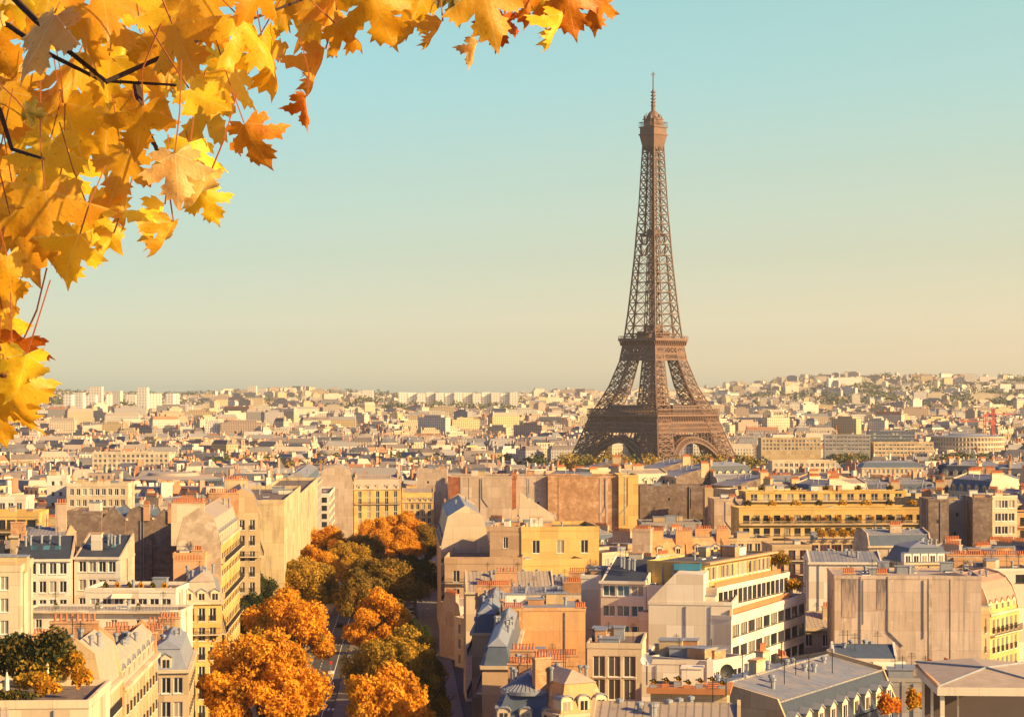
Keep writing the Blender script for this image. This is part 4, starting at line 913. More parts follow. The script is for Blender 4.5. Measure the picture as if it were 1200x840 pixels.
drum('low round hall with a wide pale shallow roof, left middle distance', 203, 560, 1040, 23, 9, 1, name='round_hall', wall='slate_blue', roofc='warm_zinc', cone=2.6)

# tall far blocks on the skyline
m, t, b = new_mat('far_tower')
tcn = t.nodes.new('ShaderNodeTexCoord'); sp = t.nodes.new('ShaderNodeSeparateXYZ'); lk(t, tcn.outputs['Object'], sp.inputs[0]); oi = t.nodes.new('ShaderNodeObjectInfo')
hx = mathn(t, 'FRACT', mathn(t, 'DIVIDE', mathn(t, 'ADD', sp.outputs[0], sp.outputs[1]), 6.5)); hz = mathn(t, 'FRACT', mathn(t, 'DIVIDE', sp.outputs[2], 6.2))
mk = mathn(t, 'MULTIPLY', mathn(t, 'LESS_THAN', hx, .45), mathn(t, 'LESS_THAN', hz, .6))
lk(t, mixc(t, mathn(t, 'MULTIPLY', mk, .6), mixc(t, oi.outputs['Random'], (.86, .80, .68), (.70, .60, .48)), (.22, .19, .18)), b.inputs['Base Color']); b.inputs['Roughness'].default_value = .8; MATS['far_tower'] = m
SK = [(74, 462, 84, 480), (86, 460, 97, 478), (98, 463, 112, 480), (104, 453, 119, 468), (124, 462, 131, 480), (131, 458, 141, 470), (147, 462, 159, 481), (160, 454, 172, 484), (172, 461, 190, 470), (194, 461, 203, 482), (203, 461, 211, 482),
      (262, 466, 290, 480), (290, 452, 300, 470), (300, 455, 312, 472), (312, 460, 330, 474), (424, 457, 437, 466), (680, 460, 690, 474), (836, 455, 850, 470), (907, 461, 921, 476), (921, 465, 960, 474), (971, 443, 980, 453), (980, 442, 1010, 454), (870, 465, 890, 475), (1093, 462, 1125, 470), (1130, 438, 1145, 446), (1148, 441, 1168, 447), (1172, 450, 1185, 462), (1190, 450, 1202, 462), (700, 463, 712, 480), (640, 460, 650, 470), (1060, 452, 1090, 462)]
ONE = ['first', 'second', 'third', 'fourth', 'fifth', 'sixth', 'seventh', 'eighth', 'ninth', 'tenth', 'eleventh', 'twelfth', 'thirteenth', 'fourteenth']
SK.sort(); SKC = {}
for i, (a_, t_, c_, b_) in enumerate(SK):
    cl = 'the far left skyline cluster' if a_ < 220 else ('the centre left skyline' if a_ < 600 else ('the skyline around the tower' if a_ < 880 else 'the right hill skyline'))
    SKC[cl] = SKC.get(cl, 0) + 1
    Y = 4600 + (i * 137 % 900) if a_ < 260 else 6200 + (i * 211 % 1500)
    o_, W_, D_, H_ = B('pale high-rise, %s from left in %s' % (ONE[SKC[cl] - 1], cl), a_, t_, c_, Y, rng.uniform(-12, 14), 16, name='tower_block', cat='high-rise', roof='flat', parapet=0, wall='white' if i % 3 else 'cream_lt', group='high-rises along the horizon', foot=False, corn=False)
    VIS.pop()
    for ch in o_.children:
        if ch.name.startswith('wall'):
            ch.data.materials[0] = MATS['far_tower']
# the long slab of towers on the horizon
for i in range(13):
    a_ = 467 + i * 10.85
    o_, *_r = B('', a_, 459.5 + (i % 3) * .6, a_ + 10.2, 5600 + (i % 2) * 14, 2, 22, name='tower_block', cat='high-rise', roof='flat', parapet=0, wall='cream_lt', corn=False, foot=False)
    VIS.pop(); o_['label'] = 'white high-rise, %s from left in the long joined slab left of the tower' % ONE[i]; o_['group'] = 'joined high-rises of the long slab'
    for ch in o_.children:
        if ch.name.startswith('wall'): ch.data.materials[0] = MATS['far_tower']
# ---------------------------------------------------------------- roads
AX = -.05                                   # the avenue drifts left by 5 cm per metre
def av(u, y): return u + AX * (y - 385)     # u = x at y = 385
def strip(name, u0, u1, y0, y1, lift, mat, kind='structure', z1=None):
    b = MB(); vs, fs = [], []; ys = [y0 + (y1 - y0) * i / 60 for i in range(61)]
    for y in ys:
        for u in (u0, u1):
            x = av(u, y); vs.append((x, y, road_z(y) + lift))
    for i in range(60): fs.append((2 * i, 2 * i + 1, 2 * i + 3, 2 * i + 2))
    b.add(vs, fs)
    if z1:
        n = len(vs); b.add([(x, y, z - z1) for x, y, z in vs] + vs, [(2 * i, 2 * i + 2, 2 * i + 2 + n, 2 * i + n) for i in range(60)] + [(2 * i + 1, 2 * i + 3, 2 * i + 3 + n, 2 * i + 1 + n) for i in range(60)])
    return tag(b.obj(name, [mat]), kind=kind)
def road_z(y): return -.02 * y + .35
plain('asphalt', (.075, .07, .075), .9, 0, 1, .25, (.055, .05, .055)); plain('paving', (.20, .175, .16), .9, 0, 1, .5, (.14, .12, .11)); plain('paint', (.75, .73, .68), .7)
strip('asphalt_bed', -53, -6, 190, 1010, -.06, 'asphalt')
strip('pavement', -53.5, -44, 190, 1010, .09, 'paving', z1=.14); strip('pavement', -15, -8.6, 190, 1010, .09, 'paving', z1=.14)
strip('road_median', -31.5, -21.5, 190, 1010, .09, 'paving', z1=.14)
strip('road_median', -41.2, -38.6, 190, 1010, .09, 'paving', z1=.14)
for u in (-36.6, -33.4):
    b = MB(); y = 200
    while y < 1000:
        x0, x1 = av(u, y), av(u, y + 3); b.add([(x0 - .07, y, road_z(y) - .052), (x0 + .07, y, road_z(y) - .052), (x1 + .07, y + 3, road_z(y + 3) - .052), (x1 - .07, y + 3, road_z(y + 3) - .052)], [(0, 1, 2, 3)]); y += 6 if u < -35 else 3
    tag(b.obj('road_marking', ['paint']), kind='structure')
b = MB()
for yc in (392, 512, 700):
    for i in range(9):
        u = -38 + i * .75; x = av(u, yc); b.add([(x, yc, road_z(yc) - .050), (x + .4, yc, road_z(yc) - .050), (x + .4, yc + 3, road_z(yc + 3) - .050), (x, yc + 3, road_z(yc + 3) - .050)], [(0, 1, 2, 3)])
tag(b.obj('crosswalk', ['paint']), kind='structure')
# ---------------------------------------------------------------- avenue trees
def leaf_mat(name, cols, trans=.38):
    m, t, b = new_mat(name)
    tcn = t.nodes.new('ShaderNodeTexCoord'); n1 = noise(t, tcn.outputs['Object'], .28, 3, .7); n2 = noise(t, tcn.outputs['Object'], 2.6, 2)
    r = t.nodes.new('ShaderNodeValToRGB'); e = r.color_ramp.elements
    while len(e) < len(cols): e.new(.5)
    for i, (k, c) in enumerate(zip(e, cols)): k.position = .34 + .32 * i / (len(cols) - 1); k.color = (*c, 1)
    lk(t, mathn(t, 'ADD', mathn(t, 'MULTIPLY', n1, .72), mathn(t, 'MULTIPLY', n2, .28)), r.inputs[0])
    tr = t.nodes.new('ShaderNodeBsdfTranslucent'); mixs = t.nodes.new('ShaderNodeMixShader'); mixs.inputs[0].default_value = trans
    lk(t, r.outputs[0], b.inputs['Base Color']); lk(t, r.outputs[0], tr.inputs[0]); b.inputs['Roughness'].default_value = .7; b.inputs['Specular IOR Level'].default_value = .2
    lk(t, b.outputs[0], mixs.inputs[1]); lk(t, tr.outputs[0], mixs.inputs[2]); lk(t, mixs.outputs[0], t.nodes['Material Output'].inputs[0])
    MATS[name] = m
leaf_mat('leaf_orange', [(.34, .17, .02), (.84, .37, .02), (.94, .56, .05)])
leaf_mat('leaf_amber', [(.14, .13, .03), (.48, .28, .03), (.88, .52, .04)])
leaf_mat('leaf_olive', [(.12, .09, .02), (.28, .17, .025), (.60, .30, .03)])
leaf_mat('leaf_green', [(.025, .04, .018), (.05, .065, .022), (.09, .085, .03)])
plain('bark', (.11, .08, .06), .95, 0, .6, 2)
def crown_mesh(seed, rx, rz, n, leaf):
    """a crown of many small leaf sprays gathered in lobes around a branch fan"""
    g = np.random.default_rng(seed); K = 54
    d = g.normal(size=(K, 3)); d /= np.linalg.norm(d, axis=1)[:, None]; d[:, 2] = np.abs(d[:, 2]) * 1.35 - .62
    cen = d * np.array([rx, rx, rz]) * g.uniform(.45, .90, (K, 1)); rad = g.uniform(.14, .30, K) * rx
    k = g.integers(0, K, n); dd = g.normal(size=(n, 3)); dd /= np.linalg.norm(dd, axis=1)[:, None]
    r = rad[k] * g.uniform(.55, 1.06, n) * (1 + .22 * np.sin(dd[:, 0] * 7 + k) * np.cos(dd[:, 2] * 6 + k))
    p = cen[k] + dd * r[:, None] * np.array([1, 1, .85]); p[:, 2] += rz * .25
    u = g.normal(size=(n, 3)) * .6 + dd; u /= np.linalg.norm(u, axis=1)[:, None]
    a = np.cross(u, g.normal(size=(n, 3))); a /= np.linalg.norm(a, axis=1)[:, None]; c = np.cross(u, a)
    s = leaf * g.uniform(.6, 1.4, (n, 1)); V = np.stack([p - a * s, p + c * s * .7, p + a * s, p - c * s * .8 + u * s * .3], 1).reshape(-1, 3)
    me = bpy.data.meshes.new('crown'); me.from_pydata(V.tolist(), [], (np.arange(n * 4).reshape(-1, 4)).tolist()); return me, cen
CR = []
for sdx in range(4):
    me, cen = crown_mesh(40 + sdx, 8.2, 8.6, 42000, .22)
    tb = MB(); 
    for z0, z1, r0, r1 in ((-1, 2.5, .55, .42), (2.5, 5.5, .42, .36), (5.5, 8, .36, .26)):
        tb.lathe(0, 0, [(r0, z0), (r1, z1)], 9)
    for c in cen[:22]: tb.bar((0, 0, 5.5), (c[0] * .5, c[1] * .5, 11.5 + c[2] * .5 - 2), .26); tb.bar((c[0] * .5, c[1] * .5, 11.5 + c[2] * .5 - 2), (c[0], c[1], 11.5 + c[2] + 1.5), .14)
    CR.append((me, tb.mesh('trunk', ['bark'])))
CRM = {}
def tree(label, x, y, z, H, mat, var, rot, group, wide=1.0, name='plane_tree'):
    root = empty(name, (x, y, z), rot); s = H / 20
    me, tm = CR[var]
    if (var, mat) not in CRM: q = me.copy(); q.materials.clear(); q.materials.append(MATS[mat]); CRM[(var, mat)] = q
    c = link('crown', CRM[(var, mat)], root, (0, 0, 11.5 * s)); c.scale = (s * wide, s * wide, s * 1.12)
    t_ = link('trunk', tm, root); t_.scale = (s, s, s)
    tag(root, label, 'tree', group)
def top_at(px, py, h, u=None):
    Y = (CZ - h) / ((py - HY) / FP - .02); return (px - 600) / FP * Y, Y
rows = [  # px, py of the crown top, height, material, wide, words
    (306, 752, 20, 'leaf_orange', 1.10, 'bright orange plane tree nearest the camera in the left avenue row'),
    (340, 702, 20, 'leaf_orange', 1.08, 'orange and olive plane tree, second from the camera in the left avenue row'),
    (352, 659, 19, 'leaf_amber', 1.05, 'amber plane tree, third from the camera in the left avenue row'),
    (384, 625, 19, 'leaf_orange', 1.1, 'orange-topped plane tree, fourth from the camera in the left avenue row'),
    (425, 632, 17, 'leaf_olive', 1.0, 'olive plane tree between the two rows near the far end of the avenue'),
    (452, 792, 18, 'leaf_orange', .95, 'orange plane tree nearest the camera in the right avenue row'),
    (462, 742, 18, 'leaf_amber', 1.05, 'brown and amber plane tree, second from the camera in the right avenue row'),
    (447, 703, 18, 'leaf_orange', 1.0, 'bright amber-topped plane tree, third from the camera in the right avenue row'),
    (446, 661, 19, 'leaf_olive', 1.2, 'large olive-brown plane tree, fourth from the camera in the right avenue row'),
    (464, 621, 18, 'leaf_orange', 1.1, 'orange plane tree, fifth from the camera in the right avenue row'),
    (470, 602, 19, 'leaf_orange', 1.25, 'orange plane tree at the far end of the right avenue row'),
    (500, 622, 17, 'leaf_olive', .9, 'dull plane tree against the stone hotel at the far end'),
    (408, 640, 17, 'leaf_amber', 1.0, 'rusty plane tree in the gap beyond the fourth left tree'),
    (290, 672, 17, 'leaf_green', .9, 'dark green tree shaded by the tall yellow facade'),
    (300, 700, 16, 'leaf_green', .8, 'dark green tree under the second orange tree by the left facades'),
    (496, 775, 15, 'leaf_olive', .6, 'dark olive tree leaning over the right side street, nearest'),
    (478, 765, 17, 'leaf_amber', .8, 'amber tree squeezed behind the second right row tree'),
    (425, 680, 17, 'leaf_olive', .8, 'olive tree left of the large olive-brown one, in the right row'),
    (372, 643, 18, 'leaf_orange', .85, 'orange tree just behind the third left row tree'),
    (318, 722, 17, 'leaf_amber', .8, 'amber tree squeezed behind the nearest left row tree'),
    (438, 612, 18, 'leaf_orange', .9, 'orange tree between the rows at the very end of the avenue'),
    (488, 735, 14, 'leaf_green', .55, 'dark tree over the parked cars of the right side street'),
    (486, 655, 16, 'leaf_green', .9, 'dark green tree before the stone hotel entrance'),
    (358, 626, 17, 'leaf_amber', .85, 'rusty tree under the blank yellow side walls'),
]
for i, (px, py, h, mt, wd, lab) in enumerate(rows):
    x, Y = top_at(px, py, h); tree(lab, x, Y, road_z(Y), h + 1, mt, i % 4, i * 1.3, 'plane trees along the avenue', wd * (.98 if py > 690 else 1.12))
# street edge vehicles
plain('car_dark', (.03, .035, .05), .25, .3, .1); plain('car_white', (.7, .7, .7), .3, 0, .05); plain('car_grey', (.22, .23, .25), .3, .4, .1); plain('tyre', (.02, .02, .02), .9); plain('lamp_red', (.5, .02, .02), .3); plain('lamp_clear', (.8, .8, .75), .2)
def car_parts(paint):
    b = MB(); pr = [(-2.1, .3), (-2.15, .75), (-1.9, .9), (-1.55, .95), (1.0, .95), (2.0, .82), (2.15, .6), (2.15, .3)]
    b.prism([(-.86, x, z) for x, z in pr], (1.72, 0, 0))
    body = b.mesh('body', [paint]); c = MB()
    lo = [(-.78, -1.75, .953), (.78, -1.75, .953), (.78, 1.05, .953), (-.78, 1.05, .953)]; hi = [(-.62, -1.2, 1.42), (.62, -1.2, 1.42), (.62, .3, 1.44), (-.62, .3, 1.44)]
    c.add(lo + hi, [(0, 1, 5, 4), (1, 2, 6, 5), (2, 3, 7, 6), (3, 0, 4, 7)]); cab = c.mesh('windows', ['glass'])
    r = MB(); r.box(-.64, .64, -1.22, .32, 1.425, 1.47); roof = r.mesh('roof', [paint])
    wv = MB()
    n = 14; vs = [(sx, .32 * math.cos(2 * math.pi * i / n), .32 * math.sin(2 * math.pi * i / n)) for sx in (-.1, .1) for i in range(n)]
    wv.add(vs, [tuple(range(n)), tuple(range(2 * n - 1, n - 1, -1))] + [(i, (i + 1) % n, (i + 1) % n + n, i + n) for i in range(n)]); wheel = wv.mesh('wheel', ['tyre'])
    hl = MB(); hl.box(-.14, .14, 0, .04, -.07, .07); head = hl.mesh('headlight', ['lamp_clear']); tl = MB(); tl.box(-.12, .12, -.04, 0, -.08, .08); tail = tl.mesh('tail_light', ['lamp_red'])
    return body, cab, roof, wheel, head, tail
CARS = {k: car_parts(k) for k in ('car_dark', 'car_white', 'car_grey')}
def car(label, paint, u, y, rot=0):
    p = CARS[paint]; root = empty('parked_car', (av(u, y), y, road_z(y) - .055), math.atan(-AX) + rot); root.rotation_euler = (R(-1.15), 0, math.atan(-AX) + rot)
    for nme, me in (('body', p[0]), ('glazing', p[1]), ('roof', p[2])): link(nme, me, root)
    for sx in (-.82, .82):
        for sy in (-1.35, 1.35): link('wheel', p[3], root, (sx, sy, .32))
        link('headlight', p[4], root, (sx * .75, 2.15, .68)); link('tail_light', p[5], root, (sx * .78, -2.12, .72))
    tag(root, label, 'car', 'cars parked along the avenue')
car('white van-like car farthest along the right side street', 'car_white', -16.5, 640)
car('dark blue car parked behind the white one in the side street', 'car_dark', -16.7, 606)
car('grey car parked in the shade of the side street, between dark cars', 'car_grey', -16.7, 592)
car('dark car nearest the camera among those by the dark tree', 'car_dark', -16.6, 578)
car('grey car standing farther back by the stone hotel', 'car_grey', -16.5, 672)
car('dark car driving on the central roadway between the orange trees', 'car_dark', -35.2, 560)
car('white car farther down the central roadway', 'car_white', -35.2, 636)
plain('sign_red', (.6, .03, .03), .5)
def lamp_post(label, u, y):
    root = empty('street_lamp', (av(u, y), y, road_z(y) + .09)); b = MB(); b.lathe(0, 0, [(.16, 0), (.12, .8), (.07, 1), (.05, 7.5)], 8); b.bar((0, 0, 7.4), (1.0, 0, 7.9), .07); b.obj('pole', ['iron'], root)
    b = MB(); b.lathe(1.1, 0, [(.05, 8.0), (.3, 7.85), (.22, 7.6), (0, 7.55)], 8); b.obj('lamp_head', ['lamp_clear'], root); tag(root, label, 'street lamp', 'street lamps on the avenue')
lamp_post('slender street lamp on the right pavement, nearest the camera', -14.4, 412)
lamp_post('slender street lamp on the right pavement by the hotel', -14.4, 520)
lamp_post('slender street lamp beside the central roadway', -38.9, 470)
root = empty('traffic_sign', (av(-34, 452), 452, road_z(452) - .05)); b = MB(); b.bar((0, 0, 0), (0, 0, 2.6), .09); b.obj('pole', ['zinc'], root); b = MB(); b.box(-.3, .3, -.08, -.05, 1.9, 2.5); b.obj('sign_plate', ['sign_red'], root); b = MB(); b.box(-.5, .5, -1.2, 1.2, 0, .4); b.obj('island', ['paint'], root); tag(root, 'red and white sign on a small island in the central roadway', 'sign')
for i in range(6):
    b = MB(); b.lathe(0, 0, [(.09, 0), (.08, .9), (.11, .95), (0, 1.05)], 8); y = 398 + i * 2.2; o = b.obj('bollard', ['paint'], None, (av(-15.2, y), y, road_z(y) + .09)); tag(o, 'short pale bollard at the right pavement edge, %s in its row from the camera' % ONE[i], 'bollard', 'bollards at the pavement edge')

# ---------------------------------------------------------------- middle distance houses, each its own object
def road_clear(x, y, r): 
    u = x - AX * (y - 385); return y > 1010 or u < -54 - r * .6 or u > -7 + r * .6
OBJ_TINT = [(.62, .48, .31), (.72, .61, .46), (.58, .43, .26), (.56, .40, .30), (.66, .53, .38), (.40, .36, .35), (.70, .50, .24), (.78, .70, .57)]
TN = ['cream', 'white', 'ochre', 'pinkish', 'pale', 'grey', 'yellow', 'chalk-white']
def proto(i, W, D, H, **kw):
    root = empty('townhouse', (0, 0, 0)); KIDS.pop(root, None)
    build(root, W, D, H, wall='tint_wall', near=False, base=9, seed=i + 50, **kw); return root, W, D, H
PR = [
    ('under grey mansard', proto(0, 18, 12, 24, axis='x', roof='mans', rh=4.6, wins={'F': FSEG(3, 6), 'R': None}, dorm={'F': 6}, chim=[(.02, .5, 5, 'y', .8, 9), (.98, .5, 5, 'y', .8, 9)])),
    ('with blank gable', proto(1, 12, 18, 24, axis='y', roof='mans', rh=4.6, wins={'R': FSEG(3, 6), 'L': FSEG(3, 6)}, dorm={'R': 5, 'L': 5}, chim=[(.3, .02, 4, 'x', .8, 10), (.7, .98, 4, 'x', .8, 9)])),
    ('with rooftop huts', proto(2, 20, 13, 25, roof='flat', wins={'F': FSEG(3, 7, 1.5, 1.8), 'R': FSEG(3, 4), 'L': FSEG(3, 4)}, clutter=6)),
    ('under warm metal roof', proto(3, 16, 12, 23, axis='x', roof='gab', rh=2.4, rmat='warm_zinc', wins={'F': FSEG(3, 5), 'R': FSEG(3, 3), 'L': FSEG(3, 3)}, chim=[(.02, .4, 4, 'y', 1.2, 8), (.6, .3, 3, 'x', 1.0, 7)], clutter=2)),
    ('with slate dormers', proto(4, 22, 12, 24, roof='mans4', rh=5, rslope='slate', wins={'F': FSEG(3, 8), 'R': FSEG(3, 4), 'L': FSEG(3, 4)}, dorm={'F': 7, 'R': 3, 'L': 3}, chim=[(.25, .3, 3, 'y', .8, 7), (.75, .6, 3, 'y', .8, 7)])),
    ('with rough stone gable', proto(5, 13, 16, 25, axis='y', roof='gab', rh=3.2, gable='rubble', wins={'R': FSEG(3, 5), 'L': FSEG(3, 5)}, chim=[(.25, .02, 4, 'x', 1.5, 12, 'orange_brick'), (.75, .5, 3, 'x', 1.4, 8, 'orange_brick')], clutter=1)),
    ('with long balconies', proto(6, 26, 12, 26, roof='flat', wins={'F': FSEG(3, 8, 2.3, 2.0, st='dark'), 'R': FSEG(3, 3), 'L': FSEG(3, 3)}, bal=[('F', (3.2, 6.4))], clutter=5)),
    ('with ochre dormered attic', proto(7, 17, 12, 23, axis='x', roof='mans', rh=4.8, rslope='warm_zinc', rmat='warm_zinc', gable='plaster', wins={'F': FSEG(3, 5)}, dorm={'F': 5}, chim=[(.02, .5, 6, 'y', 1.0, 12), (.5, .5, 4, 'x', .9, 9)])),
    ('with dark brick flank', proto(8, 14, 14, 26, axis='y', roof='shed', rh=3.0, gable='brown_brick', wins={'R': FSEG(3, 4), 'L': FSEG(3, 4)}, chim=[(.8, .02, 3, 'x', 1, 8, 'cream')], clutter=2)),
    ('with bare plaster flank', proto(9, 15, 12, 24, roof='flat', parapet=.5, clutter=7, chim=[(.2, .1, 3, 'x', 2.2, 8, 'orange_brick'), (.85, .6, 3, 'y', 2.2, 6)], wins={'L': FSEG(3, 3), 'R': FSEG(3, 3)})),
]
PLACED = 0; LABN = {}
rf = random.Random(4)
def landmark(x, y):
    px = 600 + x / y * FP
    if px < 90: a = 'at the far left'
    elif px < 260: a = 'left of the avenue'
    elif px < 420: a = 'behind the blank yellow walls'
    elif px < 560: a = 'beyond the avenue end'
    elif px < 690: a = 'behind the great brick wall'
    elif px < 850: a = 'below the tower'
    elif px < 1000: a = 'right of the tower'
    elif px < 1110: a = 'behind the planted terraces'
    else: a = 'near the right edge'
    return a
cands = []
y = 300.0
while y < 1180:
    half = y * .2337 * 1.04 + 8; x = -half
    while x < half:
        k = rf.randrange(len(PR)); d, (pr_, W, D, H) = PR[k]
        cands.append((x, y + rf.uniform(-5, 5), k)); x += W * rf.uniform(.95, 1.12)
    y += 19 if y < 700 else 26
N_IND = 300 - len([b for b in ALLB if b[0].name.startswith('apartment')]) + 30
placed, overflow = [], []
used = set()
for (x, y, k) in cands:
    d, (pr_, W, D, H) = PR[k]
    yaw = R(3) + .40 * round((math.sin(x * .018 + 1) + math.cos(y * .011)) * 1.1) + rf.uniform(-.04, .04) if y > 420 else R(3)
    cx, cy = x + W / 2 * math.cos(yaw) - D / 2 * math.sin(yaw), y + W / 2 * math.sin(yaw) + D / 2 * math.cos(yaw); r = max(W, D) / 2
    if not road_clear(cx, cy, r) or any(inside_foot(cx + a * W * .45, cy + b_ * D * .45, 1.0) for a in (-1, 0, 1) for b_ in (-1, 0, 1)): continue
    g = ground(cx, cy); top = g + H + 5.5 + rf.uniform(-4.5, 1.5); pxa, pxb = 600 + (cx - r) / y * FP, 600 + (cx + r) / y * FP
    lim = top
    for (a0, a1, bot, Y0) in VIS:
        if Y0 > y - 3 and a0 < pxb and a1 > pxa: lim = min(lim, CZ - (bot - HY) / FP * y)
    # keep the avenue canopy clear
    if y < 300 and 215 < pxb and pxa < 545: continue
    if y < 430 and pxb > 1180: continue
    if lim < g + 9: continue
    placed.append((x, y, k, yaw, lim - H - 5.5, cx, cy))
placed.sort(key=lambda q: q[1])
for j, (x, y, k, yaw, z, cx, cy) in enumerate(placed):
    if j >= N_IND: overflow.append((cx, cy, PR[k][1][1], PR[k][1][2], z + PR[k][1][3] + 1.5 - ground(cx, cy), yaw)); continue
    d, (pr_, W, D, H) = PR[k]
    c = pr_ if k not in used else copy_tree(pr_)
    if k not in used: KIDS[pr_] = list(pr_.children); 
    used.add(k)
    c.location = (x, y, z); c.rotation_euler = (0, 0, yaw)
    ti = rf.randrange(len(OBJ_TINT)); f = rf.uniform(.9, 1.06)
    for ch in KIDS.get(c, c.children): ch.color = (*[min(1, v * f) for v in OBJ_TINT[ti]], 1)
    px = 600 + cx / cy * FP; band = 'low' if y < 480 else ('mid' if y < 620 else 'far')
    key = (TN[ti], d, landmark(cx, cy), band); LABN.setdefault(key, []).append((cx / cy, c))
ORD = ['leftmost', 'second from left', 'third from left', 'fourth from left', 'fifth from left', 'sixth from left', 'seventh from left', 'eighth from left'] + [k + ' from left' for k in ('ninth', 'tenth', 'eleventh', 'twelfth', 'thirteenth', 'fourteenth', 'fifteenth', 'sixteenth')]
BW = {'low': 'near rows', 'mid': 'middle rows', 'far': 'far rows'}
for (cn, d, lm, band), lst in LABN.items():
    lst.sort(key=lambda q: q[0])
    for i, (_, c) in enumerate(lst):
        # label stays true of one house: look, place, then order among its look-alikes
        lb = '%s house %s, %s, %s' % (cn, d, lm, BW[band])
        if len(lst) > 1: lb = ORD[min(i, len(ORD) - 1)] + ' ' + lb
        w_ = lb.split(); lb = ' '.join(w_[:16]); tag(c, lb, 'house', 'houses of the dense quarter')
for k, (d, (pr_, *_)) in enumerate(PR):
    if k not in used:
        for ch in list(pr_.children_recursive): bpy.data.objects.remove(ch)
        bpy.data.objects.remove(pr_)
print('HOUSES', len(placed), 'stuff', len(overflow), 'hand', len(ALLB))
pts = overflow
def mid_keep(x, y, W):
    px = 600 + x / y * FP
    if inside_foot(x + W / 2, y + 5, 3): return False
    if math.hypot(x - TX, y - TY) < 110: return False
    if 1430 < y and 640 < px < 900: return False
    return rng.random() < .95
pts += sample_city(1185, 1500, 24, (12, 26), (17, 24), keep=mid_keep)
city_mass('middle_city', pts, rng, label='crowded roofs and chimneys between the near houses and the tower')

# ---------------------------------------------------------------- far woods, hill greenery
def wood(name, label, spots, mats, n_each, leaf, seed):
    g = np.random.default_rng(seed); V = []; M = []
    for (x, y, z, rx, ry, rz) in spots:
        n = n_each; d = g.normal(size=(n, 3)); d /= np.linalg.norm(d, axis=1)[:, None]; d[:, 2] = np.abs(d[:, 2])
        r = g.uniform(.75, 1.05, (n, 1)); p = np.array([x, y, z]) + d * r * np.array([rx, ry, rz]); a = g.normal(size=(n, 3)); a /= np.linalg.norm(a, axis=1)[:, None]
        c = np.cross(a, g.normal(size=(n, 3))); c /= np.linalg.norm(c, axis=1)[:, None]; s = leaf * g.uniform(.6, 1.4, (n, 1))
        V.append(np.stack([p - a * s, p + c * s, p + a * s, p - c * s], 1).reshape(-1, 3)); M.append(np.full(n, g.integers(0, len(mats))))
    V = np.concatenate(V); M = np.concatenate(M); me = bpy.data.meshes.new(name); me.from_pydata(V.tolist(), [], np.arange(len(V)).reshape(-1, 4).tolist())
    for k in mats: me.materials.append(MATS[k])
    me.polygons.foreach_set('material_index', M.astype(np.int32)); tag(link(name, me), label, 'trees', None, 'stuff')
leaf_mat('wood_amber', [(.16, .12, .03), (.30, .19, .04), (.40, .24, .05)], .1); leaf_mat('wood_green', [(.05, .07, .025), (.09, .10, .03), (.14, .13, .04)], .1)
sp_ = []
for i in range(150):
    px = rng.choice([rng.uniform(655, 735), rng.uniform(785, 880), rng.uniform(668, 905)]); y = rng.uniform(1400, 1500) if i % 3 else rng.uniform(1780, 1900); x = (px - 600) / FP * y
    sp_.append((x, y, ground(x, y) + (15 if y < 1700 else 3), rng.uniform(6, 11), 8, rng.uniform(12, 19)))
wood('tower_park_trees', 'brushy green and amber treetops around the foot of the lattice tower', sp_, ['wood_amber', 'wood_green', 'wood_amber'], 260, .8, 3)
sp_ = []
for i in range(140):
    px = rng.choice([rng.uniform(470, 700), rng.uniform(1085, 1170), rng.uniform(330, 470), rng.uniform(200, 330), rng.uniform(980, 1010)]); y = rng.uniform(1600, 1800); x = (px - 600) / FP * y
    sp_.append((x, y, ground(x, y) + 12, rng.uniform(7, 12), 9, rng.uniform(9, 15)))
wood('riverside_trees', 'bands of amber and green trees along the far river quays', sp_, ['wood_amber', 'wood_green', 'wood_green'], 220, 1.0, 4)
sp_ = []
for i in range(260):
    px = rng.choice([rng.uniform(400, 620), rng.uniform(840, 1220), rng.uniform(950, 1220), rng.uniform(0, 400)]); y = rng.uniform(4800, 9200); x = (px - 600) / FP * y
    sp_.append((x, y, ground(x, y) + 2, rng.uniform(20, 80), 20, rng.uniform(26, 38)))
wood('hillside_woods', 'dark green woods scattered over the far hills', sp_, ['wood_green'], 160, 3.2, 5)
# cranes
def crane(label, px, py, Y, jib, h):
    x = (px - 600) / FP * Y; g = ground(x, Y); zt = CZ - (py - HY) / FP * Y; root = empty('tower_crane', (x, Y, g))
    H = zt - g; b = MB()
    for sx in (-.9, .9):
        for sy in (-.9, .9): b.bar((sx, sy, 0), (sx, sy, H), .4)
    z = 0
    while z < H - 2: b.bar((-.9, -.9, z), (.9, -.9, z + 2), .25); b.bar((.9, .9, z), (.9, -.9, z + 2), .25); z += 2
    b.obj('mast', ['crane_red'], root); b = MB(); b.bar((-jib, 0, H - 5), (jib * .4, 0, H - 5), .8); b.bar((-jib * .8, 0, H - 5), (0, 0, H), .3); b.bar((jib * .35, 0, H - 5), (0, 0, H), .3); b.box(jib * .25, jib * .42, -1, 1, H - 7.5, H - 5.3); b.obj('jib', ['crane_red'], root); tag(root, label, 'crane', 'red cranes over the right distance')
plain('crane_red', (.65, .12, .06), .6)
crane('red tower crane with its jib to the left, left of two far cranes', 1154, 487, 1950, 22, 40); crane('taller red tower crane with its jib to the right, right of two far cranes', 1164, 479, 2050, -20, 46)
